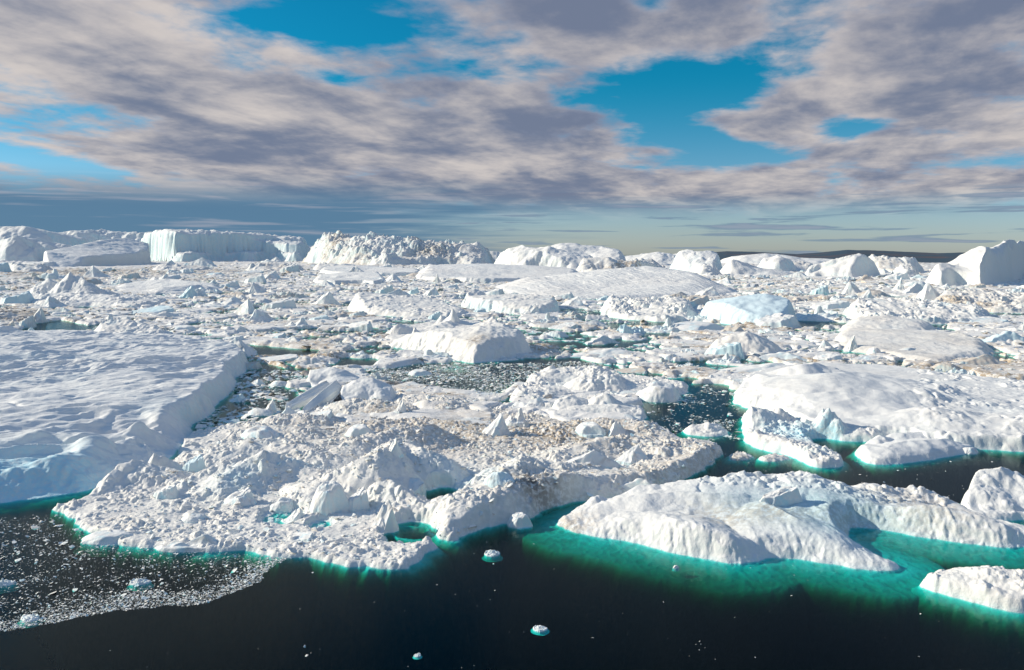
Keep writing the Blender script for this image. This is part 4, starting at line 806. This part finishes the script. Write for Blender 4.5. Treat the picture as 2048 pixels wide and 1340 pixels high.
# floating brash on the leads: half-covered water
def field(poly, n, lo, hi, p=2.6, thin=None):
    G = np.array([ground(*q) for q in poly]); x = rng.uniform(G[:, 0].min(), G[:, 0].max(), n); y = rng.uniform(G[:, 1].min(), G[:, 1].max(), n)
    ok = inpoly(x + 2.2 * fbm(x, y, 7, 520, 4), y + 2.2 * fbm(x, y, 7, 521, 4), poly)
    if thin is not None: ok &= rng.random(n) < thin(x, y)
    ok &= surface_z(x, y) < -.3
    x, y = x[ok], y[ok]; return x, y, powr(len(x), lo, hi, p)
parts_ = []
SW = [(-700, 1180), (-200, 1050), (60, 1030), (110, 1030), (200, 1085), (560, 1112), (596, 1112), (548, 1135), (520, 1160), (470, 1185), (400, 1205), (300, 1220), (200, 1228), (100, 1248), (0, 1270), (-120, 1290), (-700, 1400)]
edge_line = [ground(*p) for p in [(596, 1112), (548, 1135), (520, 1160), (470, 1185), (400, 1205), (300, 1220), (200, 1228), (100, 1248), (0, 1270), (-120, 1290)]]
def near_edge(x, y):
    d = np.full(x.shape, 1e9)
    for (x1, y1), (x2, y2) in zip(edge_line[:-1], edge_line[1:]):
        ex, ey = x2 - x1, y2 - y1; t_ = np.clip(((x - x1) * ex + (y - y1) * ey) / (ex * ex + ey * ey), 0, 1); d = np.minimum(d, np.hypot(x - x1 - t_ * ex, y - y1 - t_ * ey))
    w_ = 3.0 + 4 * sst(-.3, .4, fbm(x, y, 10, 501, 3))
    return np.clip(1.1 * np.exp(-(d / w_) ** 2) + .10 + .25 * sst(.0, .45, fbm(x, y, 9, 502, 4)), 0, 1)
x, y, s_ = field(SW, 190000, .045, .32, 2.3, near_edge); parts_.append((x, y, s_))
x, y, s_ = field(SW, 420, .25, .95, 2.3); parts_.append((x, y, s_))
LEAD = [(378, 876), (400, 838), (455, 805), (465, 755), (505, 740), (600, 742), (612, 765), (570, 800), (600, 820), (560, 850), (480, 852), (420, 862)]
x, y, s_ = field(LEAD, 4200, .18, 2.4, 2.0); parts_.append((x, y, s_))
L2 = [(700, 735), (850, 728), (1000, 728), (1180, 722), (1240, 740), (1090, 745), (1040, 765), (1010, 800), (1020, 812), (900, 800), (800, 780), (700, 765)]
x, y, s_ = field(L2, 34000, .16, 1.4, 2.5, lambda x, y: .35 + .6 * sst(-.2, .2, fbm(x, y * .5, 12, 503, 3))); parts_.append((x, y, s_))
L3 = [(1290, 800), (1380, 768), (1480, 775), (1462, 800), (1482, 830), (1484, 880), (1400, 885), (1310, 850), (1290, 842)]
x, y, s_ = field(L3, 9000, .12, 1.0, 2.5, lambda x, y: .12 + .85 * sst(.02, .22, fbm(x, y * .45, 9, 504, 3))); parts_.append((x, y, s_))
x, y, s_ = field(L3, 30, .8, 2.0, 2.0); parts_.append((x, y, s_))
x, y, s_ = field([(-300, 1400), (2300, 1400), (2300, 1130), (1800, 1150), (1100, 1050), (880, 1090), (560, 1130), (-300, 1290)], 520, .04, .35, 2.4, lambda x, y: .3 + .7 * sst(.0, .3, fbm(x, y, 14, 505, 3))); parts_.append((x, y, s_))
x, y, s_ = field([(1440, 905), (2040, 905), (2040, 1000), (1900, 1000), (1450, 960)], 260, .06, .4, 2.4); parts_.append((x, y, s_))
x = np.concatenate([p[0] for p in parts_]); y = np.concatenate([p[1] for p in parts_]); s_ = np.concatenate([p[2] for p in parts_])
scatter('floating_brash', 'scattered floating ice crumbs on the dark water', x, y, x * 0 + .04 * s_, s_, rng, M_ICE, .04, squash=(.18, .45), blue=.1)
# crumbs lying on the foreground rubble floe
fl = bpy.data.objects['rubble_floe']; P_ = FIELDS[[i for i, f in enumerate(FIELDS) if abs(f.r - .2) < 1e-6][0]]
n = 26000; G = ground(100, 1000); x = rng.uniform(-78, 62, n); y = rng.uniform(124, 285, n); z = P_.at(x, y)
ok = (z > .35) & (rng.random(n) < .35 + .65 * sst(-.2, .2, fbm(x, y, 9, 510, 3))); x, y, z = x[ok], y[ok], z[ok]; s_ = powr(len(x), .14, 1.1, 2.9)
scatter('loose_rubble', '', x, y, z + .08 * s_, s_, rng, M_ICE, .04, parent=fl, squash=(.5, 1.0), blue=.12)
rf = [o for o in bpy.data.objects if o.name == 'ragged_floe'][0]

# ------------------------------------------------------------------ countable ice blocks: prototypes, then copies
def proto(kind, seed):
    n = 96; a = np.linspace(-1.25, 1.25, n); X, Y = np.meshgrid(a, a)
    wx, wy = X + .16 * fbm(X, Y, .8, seed, 3), Y + .16 * fbm(X, Y, .8, seed + 3, 3)
    r = np.hypot(wx, wy); rnd = random.Random(seed); th = np.arctan2(wy, wx)
    def planes(lst, h0=1.0):
        Zp = np.full(X.shape, h0)
        for ang, slope, off in lst: Zp = np.minimum(Zp, (off - (wx * math.cos(ang) + wy * math.sin(ang))) * slope)
        return np.maximum(Zp, 0)
    t0 = rnd.uniform(0, 6.28)
    if kind == 'peak':      # scooped, faceted crag: one steep face, long gentle back
        Z = planes([(0.1 + rnd.uniform(-.4, .4), rnd.uniform(1.8, 2.8), .55), (2.2, rnd.uniform(.9, 1.3), .95), (3.6, rnd.uniform(.75, 1.0), 1.05), (-1.5, rnd.uniform(1.2, 1.8), .8), (1.2, 1.6, .8)], 1.3)
        Z = Z ** 1.25 * .95
    elif kind == 'twin':
        Z = np.maximum(planes([(0.2, 2.4, .75), (2.4, 1.5, .35), (-2.2, 1.3, .4), (-.9, 1.6, .65), (1.3, 1.8, .7)], 1.0), .75 * planes([(0.5, 1.6, .05), (2.8, 1.7, .85), (-2.4, 1.5, .8), (-1.2, 1.5, .6), (1.4, 1.6, .6)], 1.0))
        Z = np.maximum(Z, .24 * sst(1, .8, r))
    elif kind == 'dome':
        Z = np.clip(1 - r ** 2.2, 0, 1) ** .75 * .8 * (1 + .35 * fbm(X, Y, .8, seed + 8, 2)); Z = np.minimum(Z, planes([(rnd.uniform(-1.8, .3), 2.6, .75)], 2.0) + .02)
    elif kind == 'slab':
        Z = planes([(0.15, 6, .95), (1.7, 5, .8), (3.3, 5, .95), (-1.4, 5, .8), (.9, 4, 1.0)], 9); Z = np.minimum(Z, .30 + .34 * wx * math.cos(t0 * .2) + .22 * wy)
    elif kind == 'block':
        Z = planes([(0.1, 3.2, .85), (1.8, 3.0, .75), (3.0, 1.5, .95), (-1.3, 2.8, .75), (.8, 2.2, .95), (-2.4, 2.5, .9)], .78); Z = np.minimum(Z, .62 + .3 * wx + .1 * wy)
    elif kind == 'ridge':
        Z = planes([(1.5, 1.3, .62), (-1.6, 1.9, .45), (0.1, 1.1, .95), (3.0, .7, 1.05)], .85) ** .95
    else:  # rubble
        Z = (.3 + .5 * blocks(X, Y, .6, seed) + .25 * blocks(X, Y, .25, seed + 1)) * sst(1, .8, r) * (1.15 - .6 * r) * (1 + .5 * fbm(X, Y, .9, seed + 2, 2))
    Z = np.maximum(Z, 0); on = sst(0, .12, Z); Z = Z + (.07 * fbm(X, Y, .6, seed + 5, 5, .55) + .04 * (ridged(X, Y, .4, seed + 6, 3) - .5)) * on
    if kind in ('peak', 'ridge', 'twin', 'block'): Z = Z + .07 * blocks(X, Y, .45, seed + 30, 1.2, 1.2) * on
    Z = np.where(Z > .012, Z, -.9)
    gy_, gx_ = np.gradient(Z, a[1] - a[0]); sl = np.hypot(gx_, gy_)
    at = {'blue': np.clip(.5 * sst(1.2, 3, sl) + .5 * sst(.1, .4, fbm(X, Y, .5, seed + 9, 3)) + .3 * sst(.1, 0, Z), 0, 1), 'dirt': np.clip(.3 * sst(.1, .45, fbm(X, Y, .5, seed + 11, 3)), 0, 1), 'dark': X * 0}
    return grid_mesh(kind + '_block', X, Y, Z, (r < 1.3), at)
KINDS = ['peak', 'twin', 'dome', 'slab', 'block', 'ridge', 'rubble']
PROT = {k: [proto(k, 700 + 13 * i + 5 * j) for j in range(3)] for i, k in enumerate(KINDS)}
KN = {'peak': 'pointed_block', 'twin': 'twin_peaked_block', 'dome': 'rounded_block', 'slab': 'tilted_slab', 'block': 'angular_block', 'ridge': 'ridged_block', 'rubble': 'crumbled_block'}
WORD = {'peak': 'pointed', 'twin': 'twin-peaked', 'dome': 'rounded', 'slab': 'tilted slab-like', 'block': 'angular', 'ridge': 'ridge-backed', 'rubble': 'crumbly'}
def variants(base, nm, **kw):
    m = bpy.data.materials.get(nm)
    return m or ice_material(nm, **kw)
M_BLK = ice_material('block_ice', .12, 1.0, (0.83, 0.81, 0.775, 1), .5)
M_BLK_B = ice_material('blue_block_ice', .12, 1.0, (0.68, 0.79, 0.81, 1), .3)
M_BLK_D = ice_material('dirty_block_ice', .14, 1.0, (0.62, 0.54, 0.46, 1), 1.0)
for k in PROT:
    for me in PROT[k]: me.materials.append(M_BLK)
PLACED = []
def block(kind, px, py, wpx, hpx, label, tint='w', rot=None, z=None, deep=.75, group=None, j=None):
    rnd = random.Random(int(px * 7 + py * 13)); 
    x, y = ground(px, py)
    zz = float(np.maximum(surface_z(np.array([x]), np.array([y])), 0)[0]) if z is None else z
    if zz > 1.0:
        for _ in range(3):
            x, y = ground(px, py, zz); zz = max(0, float(surface_z(np.array([x]), np.array([y]))[0]))
    k = math.hypot(y, 50) / FPX
    o = bpy.data.objects.new(KN[kind], PROT[kind][rnd.randrange(3) if j is None else j]); COL.objects.link(o)
    W_ = wpx * k * .5 * 1.02; H_ = hpx * k * (1.0 if kind in ('peak', 'twin', 'dome') else 1.1)
    o.scale = (W_, W_ * deep * rnd.uniform(.9, 1.2), H_); y += W_ * deep * .5; x *= 1 + W_ * deep * .5 / y
    zz = zz if z is not None else min(zz, max(0.0, float(surface_z(np.array([x]), np.array([y]))[0])) + .3) if zz > 0 else 0
    if zz > 0 and z is None:
        ring = [(x + W_ * .6 * math.cos(t_), y + W_ * deep * .6 * math.sin(t_)) for t_ in np.linspace(0, 6.283, 9)[:-1]]
        zz = max(0.0, float(np.percentile(surface_z(np.array([c[0] for c in ring]), np.array([c[1] for c in ring])), 35)))
    o.location = (x, y, zz - .04 * H_); o.rotation_euler = (0, 0, rnd.uniform(-.5, .5) + (math.pi if rnd.random() < .3 and kind != 'block' else 0) if rot is None else rot)
    if tint != 'w':
        o.material_slots[0].link = 'OBJECT'; o.material_slots[0].material = M_BLK_B if tint == 'b' else M_BLK_D
    tagged(o, label, 'ice block', group); PLACED.append((px, py, wpx)); return o
B = 'blocks frozen into the foreground floe'
block('dome', 661, 1012, 78, 70, 'biggest blue-white boulder of ice standing upright on the foreground rubble floe', 'w', 0.2, j=0, group=B)
block('block', 716, 1020, 52, 44, 'squat white ice boulder just right of the biggest upright boulder', 'w', .1, group=B)
block('peak', 775, 1016, 78, 62, 'bluff ice block with a concave shaded left face, right of the squat boulder', 'w', .6, group=B)
block('dome', 568, 1008, 56, 26, 'low smooth rounded ice block left of the biggest boulder', 'w', group=B)
block('peak', 597, 1044, 56, 26, 'small rubbly cone beside the little green melt pool', 'w', group=B)
block('block', 335, 1005, 54, 26, 'clean white angular block in the left part of the foreground floe', 'w', group=B)
block('block', 390, 952, 50, 34, 'pale blue overhanging ice block near the left back edge of the foreground floe', 'b', group=B)
block('dome', 480, 1010, 66, 26, 'rounded white block left of the low smooth one', 'w', group=B)
block('block', 483, 975, 56, 30, 'tilted smooth block with a striped shaded face above the rounded one', 'w', group=B)
block('twin', 385, 1100, 150, 34, 'small white berg with a middle hump grounded on the front edge of the foreground floe', 'w', 0, deep=.3, group=B)
block('dome', 225, 1085, 120, 22, 'low rounded lobe of white ice at the left front edge', 'w', 0, deep=.4, group=B)
block('slab', 600, 1088, 60, 14, 'small smooth slab lying near the front edge of the foreground floe', 'w', group=B)
block('dome', 390, 1052, 50, 14, 'smooth flat mound in the middle of the foreground floe', 'w', group=B)
block('twin', 520, 915, 160, 46, 'long blue-white ice hump with twin crests on the back of the foreground floe', 'w', .1, deep=.5, group=B)
block('peak', 790, 905, 44, 36, 'small white pinnacle crowning the rubble ridge left of the green pool', 'w', group=B)
block('slab', 815, 945, 64, 40, 'tilted smooth block at the left rim of the snowy basin', 'w', .4, group=B)
block('dome', 1000, 975, 64, 32, 'smooth bluish block perched on the ridge right of the green pool', 'b', group=B)
block('dome', 1040, 990, 50, 30, 'second smooth block on the ridge, darker seam beneath it', 'w', group=B)
block('peak', 1000, 868, 74, 42, 'sharp white ice cone with scooped side, centre of the rubble', 'w', .3, group=B)
block('twin', 1032, 858, 56, 42, 'greyish ice tooth right behind the sharp white cone', 'w', -.2, group=B)
block('dome', 1180, 868, 66, 24, 'smooth white mound on top of the tan rubble ridge, left one', 'w', group=B)
block('peak', 1232, 866, 60, 26, 'white peaked mound on top of the tan rubble ridge, right one', 'w', group=B)
block('ridge', 1180, 930, 130, 34, 'long smooth shaded hump in the right arm of the rubble floe', 'w', .1, deep=.5, group=B)
block('ridge', 1275, 965, 130, 38, 'swept white snow ridge along the right arm of the rubble floe', 'w', -.1, deep=.5, group=B)
block('peak', 1270, 922, 74, 30, 'white pyramid lump on the right arm of the rubble floe', 'w', group=B)
block('peak', 805, 832, 30, 28, 'little white ice tooth behind the leaning grey block', 'w', group=B)
block('dome', 720, 878, 60, 24, 'smooth lump in the tan rubble left of centre', 'w', group=B)
block('dome', 790, 882, 62, 22, 'smooth lump in the tan rubble at centre', 'w', group=B)
block('dome', 520, 868, 76, 24, 'long smooth mound at the back left of the rubble floe', 'w', group=B)
block('slab', 640, 842, 60, 16, 'flat smooth slab beneath the dark crack', 'w', group=B)
block('peak', 545, 826, 34, 30, 'white knob at the right rim of the left lead', 'w', group=B)
block('twin', 590, 838, 80, 28, 'crumpled white block just left of the cracked slabs', 'w', group=B)
block('block', 1300, 1008, 0.1 + 90, 30, 'angular clean slab resting on the crest of the smooth foreground iceberg', 'w', .4, z=5.5, deep=.5) if False else None
block('block', 1560, 1012, 100, 34, 'angular clean slab resting on the crest of the smooth foreground iceberg', 'w', .2, deep=.4, j=1)
# loose pieces on water and pack
block('dome', 1320, 786, 100, 44, 'big rounded blue-white block on the right end of the long white floe', 'w', .1, j=1)
block('slab', 250, 712, 1, 1, 'x') if False else None
block('slab', 555, 722, 90, 16, 'low grey-white ice hump at the right corner of the rippled floe', 'w', 0, deep=.6)
block('ridge', 470, 712, 90, 40, 'slanting white ice crest just behind the corner of the rippled floe', 'w', -.3)
block('block', 500, 738, 50, 16, 'small crusty block at the corner of the rippled floe', 'd')
block('peak', 480, 803, 40, 16, 'turquoise ice shard floating in the left lead', 'b')
block('dome', 520, 830, 60, 14, 'flat white piece floating in the left lead beside the rippled floe', 'w')
block('peak', 515, 770, 40, 12, 'small mound floating in the left lead, right of the shard', 'w')
block('dome', 560, 772, 44, 12, 'small mound floating in the left lead below the tent-shaped block', 'w')
block('rubble', 840, 722, 150, 18, 'low white floe in front of the cream spiked iceberg', 'w', 0, deep=.5)
block('dome', 840, 750, 50, 12, 'small white piece on the brash in front of the spiked iceberg', 'w')
block('peak', 1010, 1, 1, 1, 'x') if False else None
block('rubble', 985, 1110, 32, 9, 'small low chunk of ice afloat alone between the two foreground floes', 'w', .3, deep=.8)
block('rubble', 1080, 1260, 28, 5, 'small drifting ice piece low in the open water', 'w')
block('rubble', 835, 1312, 14, 4, 'tiny round ice lump at the bottom edge of the photo', 'w')
block('dome', 1352, 1136, 12, 6, 'tiny ice lump over the green shallows', 'w')
block('peak', 1748, 905, 14, 10, 'x') if False else None
block('rubble', 280, 1168, 40, 9, 'largest white lump in the middle of the crumb slick', 'w')
block('rubble', 12, 1170, 34, 12, 'white lump at the left edge of the crumb slick', 'w')
block('rubble', 60, 1240, 40, 9, 'white lump near the lower left tail of the crumb slick', 'w')
block('twin', 1060, 800, 110, 30, 'white rounded pair of humps left of the round-humped floe', 'w', .1)
block('block', 1350, 735, 44, 12, 'x') if False else None
block('rubble', 1330, 665, 96, 26, 'greenish-white crumbly block below the pinkish rubble', 'w', .2)
block('rubble', 1260, 668, 70, 22, 'greenish cube-like block left of the crumbly one, below the pinkish rubble', 'b')
block('dome', 1390, 664, 130, 22, 'pale pink smooth mound right of the greenish blocks', 'w')
block('peak', 1470, 668, 80, 22, 'pinkish pyramid mound below the pale blue iceberg', 'd')
block('ridge', 1220, 715, 150, 18, 'wide rubble-topped white mound in the centre brash', 'w')
block('block', 1015, 635, 130, 12, 'x') if False else None
block('block', 770, 592, 44, 26, 'angular grey ice block left of centre in the middle distance', 'w')
block('block', 828, 590, 26, 18, 'small pale block right of the angular grey one', 'b')
block('block', 870, 617, 30, 20, 'pale bluish cube on the long white iceberg', 'b')
block('peak', 890, 616, 16, 22, 'thin white tooth beside the pale bluish cube', 'w')
block('peak', 875, 567, 18, 20, 'white pillar in front of the low smooth iceberg', 'w')
block('dome', 905, 567, 44, 12, 'brown-grey hump beside the white pillar', 'd')
block('peak', 1705, 703, 30, 32, 'thin leaning fin on the cream snow floe, taller one', 'w', 0)
block('dome', 1748, 712, 30, 20, 'small stub next to the leaning fin', 'w')
block('peak', 80, 640, 40, 34, 'whitish leaning tooth beside the black sediment patch', 'w')
block('block', 55, 638, 34, 28, 'white block stuck in the black sediment patch', 'w')
block('block', 22, 652, 16, 16, 'small dirty white stone-like block in the black patch', 'd')
block('peak', 62, 672, 40, 18, 'blue-white point at the back edge of the rippled floe, far left', 'b')
block('dome', 120, 678, 90, 22, 'grey snowy hump behind the rippled floe', 'w')
block('block', 345, 580, 44, 20, 'x') if False else None
block('peak', 380, 577, 50, 26, 'bluish cracked block in the left middle distance', 'b')
block('block', 460, 577, 44, 18, 'smooth grey block beside the bluish cracked one', 'w')
block('peak', 340, 533, 44, 14, 'white mound in front of the sunlit end of the blue cliff', 'w')
block('ridge', 400, 534, 70, 20, 'long cream mound at the foot of the blue cliff', 'w')
block('peak', 478, 523, 30, 14, 'tilted grey slab at the foot of the blue cliff', 'w')
block('twin', 545, 525, 50, 14, 'paired white mounds at the foot of the blue cliff, right part', 'w')
block('block', 580, 545, 44, 20, 'white cube-ended block below the right part of the blue cliff', 'w')
block('peak', 290, 668, 1, 1, 'x') if False else None
block('twin', 320, 616, 1, 1, 'x') if False else None
block('twin', 450, 615, 110, 24, 'row of pale pinnacles left of centre in the middle distance', 'w', 0)
block('rubble', 1620, 640, 130, 24, 'white crumbled iceberg fragment right of the pale blue iceberg', 'w')
block('block', 1660, 620, 90, 22, 'flat-topped grey block behind the crumbled fragment', 'w')
block('peak', 1700, 590, 60, 28, 'pointed white block below the wedge iceberg', 'w')
block('block', 1640, 590, 40, 22, 'bluish angular block left of the pointed one below the wedge iceberg', 'b')
block('peak', 1800, 584, 30, 30, 'bright pointed block at the left end of a long shaded one', 'w')
block('ridge', 1830, 588, 60, 24, 'long shaded grey block in front of the great fin iceberg', 'w')
block('dome', 1745, 592, 70, 16, 'taupe rounded hump in the right middle distance', 'd')
block('dome', 1385, 556, 44, 14, 'brown boulder-like block on the shoulder of the broad dome', 'd')
block('rubble', 1450, 562, 40, 16, 'stained fluted block at the right shoulder of the broad dome', 'd')
block('block', 1540, 612, 30, 16, 'x') if False else None
block('block', 1306, 592, 18, 10, 'small bright cube in front of the broad dome', 'w')
block('block', 1840, 735, 1, 1, 'x') if False else None
block('ridge', 1960, 735, 120, 26, 'brown-grey stained ridge at the right, behind the domed floe', 'd', 0)
block('dome', 1890, 742, 60, 18, 'smooth grey-tan block on the stained ridge', 'd')
block('ridge', 2010, 690, 110, 30, 'white-and-green slab iceberg at the right edge of middle ground', 'b', .2)
block('ridge', 1560, 722, 120, 18, 'cream low floe just left of the grey shaded patch', 'w')
block('ridge', 1540, 748, 190, 20, 'smooth elongated floe touching the domed floe from behind', 'w', .1, z=0)
block('slab', 1260, 745, 70, 10, 'flat pinkish sheet at the head of the dark lead', 'd')
block('dome', 1940, 862, 40, 14, 'small rounded piece on the rubble of the right floe', 'w')
block('slab', 1400, 880, 1, 1, 'x') if False else None
for o in [o for o in bpy.data.objects if o.get('label') == 'x']: bpy.data.objects.remove(o)
# the rest of the larger blocks drifting in the pack
ANCH = [(a_, px_, py_) for a_, px_, py_ in [
    ('the twin-peaked snowy iceberg', 130, 590), ('the wave-shaped snow floe', 340, 577), ('the blue cliff iceberg', 450, 525), ('the jagged skyline iceberg', 790, 525), ('the long white centre iceberg', 800, 615),
    ('the spiked cream iceberg', 920, 690), ('the broad snow dome', 1230, 575), ('the small flat-topped cliff iceberg', 1040, 612), ('the crumbled white iceberg', 1290, 625), ('the pale blue iceberg', 1520, 630),
    ('the pointed grey-white iceberg', 1490, 692), ('the cream snow floe', 1800, 695), ('the great fin iceberg', 1960, 545), ('the lower wedge iceberg', 1690, 535), ('the black sediment patch', 40, 635),
    ('the back of the rippled floe', 260, 665), ('the tent-shaped block', 665, 755), ('the low white floe before the spired iceberg', 840, 715), ('the stained olive iceberg', 1980, 605), ('the long white floe', 1190, 770), ('the domed floe', 1680, 790), ('the wedge at far left', 210, 510)]]
rnd = random.Random(11); used = {}; cnt = 0
want = 300 - len([o for o in bpy.data.objects if o.get('category') == 'ice block'])
tries = 0
while cnt < want and tries < 20000:
    tries += 1
    D_ = math.exp(rnd.uniform(math.log(300), math.log(2300))); px = rnd.uniform(-30, 2080); py = 508 + 50 * FPX / D_ * 1.0
    x, y = ground(px, py)
    if float(surface_z(np.array([x]), np.array([y]))[0]) > -.5: continue
    if float(pack_z(np.array([x]), np.array([y]))[0]) < .15: continue
    wpx = rnd.choice([1, 1.2, 1.5, 1.9, 2.5]) * (22 + 20 * min(1, 500 / D_)) * rnd.uniform(.8, 1.2)
    if any(abs(px - q[0]) < (wpx + q[2]) * .42 and abs(py - q[1]) < 5 + 600 / D_ * 3 for q in PLACED): continue
    kind = rnd.choice(['twin', 'dome', 'slab', 'block', 'ridge', 'rubble', 'rubble', 'ridge', 'rubble', 'peak', 'block'])
    hpx = wpx * {'peak': .42, 'twin': .4, 'dome': .24, 'slab': .3, 'block': .36, 'ridge': .3, 'rubble': .22}[kind] * rnd.uniform(.7, 1.2)
    tint = rnd.choice('wwwwwwwbd') if kind in ('slab', 'block', 'dome', 'ridge') else ('w' if kind != 'rubble' else rnd.choice('wwwwd'))
    an, ax_, ay_ = min(ANCH, key=lambda q: (q[1] - px) ** 2 + ((q[2] - py) * 3) ** 2)
    ddx_, ddy_ = px - ax_, (py - ay_) * 3
    rel = ('left of' if ddx_ < 0 else 'right of') if abs(ddx_) > abs(ddy_) else ('in front of' if ddy_ > 0 else 'behind')
    dist_w = 'close ' if math.hypot(ddx_, ddy_) < 90 else ('' if math.hypot(ddx_, ddy_) < 190 else 'well ')
    size_w = 'large' if wpx > 55 else ('mid-sized' if wpx > 34 else 'small')
    col_w = {'w': 'white', 'b': 'bluish', 'd': 'dirt-stained'}[tint]
    key = (size_w, WORD[kind], col_w, dist_w, rel, an); used[key] = used.get(key, 0) + 1
    if used[key] > 1: continue
    block(kind, px, py, wpx, hpx, f'{size_w} {WORD[kind]} {col_w} ice block {dist_w}{rel} {an}', tint, group='ice blocks scattered through the pack', deep=rnd.uniform(.5, .9))
    cnt += 1
print('blocks', cnt, 'polys', sum(len(o.data.polygons) for o in bpy.data.objects if o.type == 'MESH'))
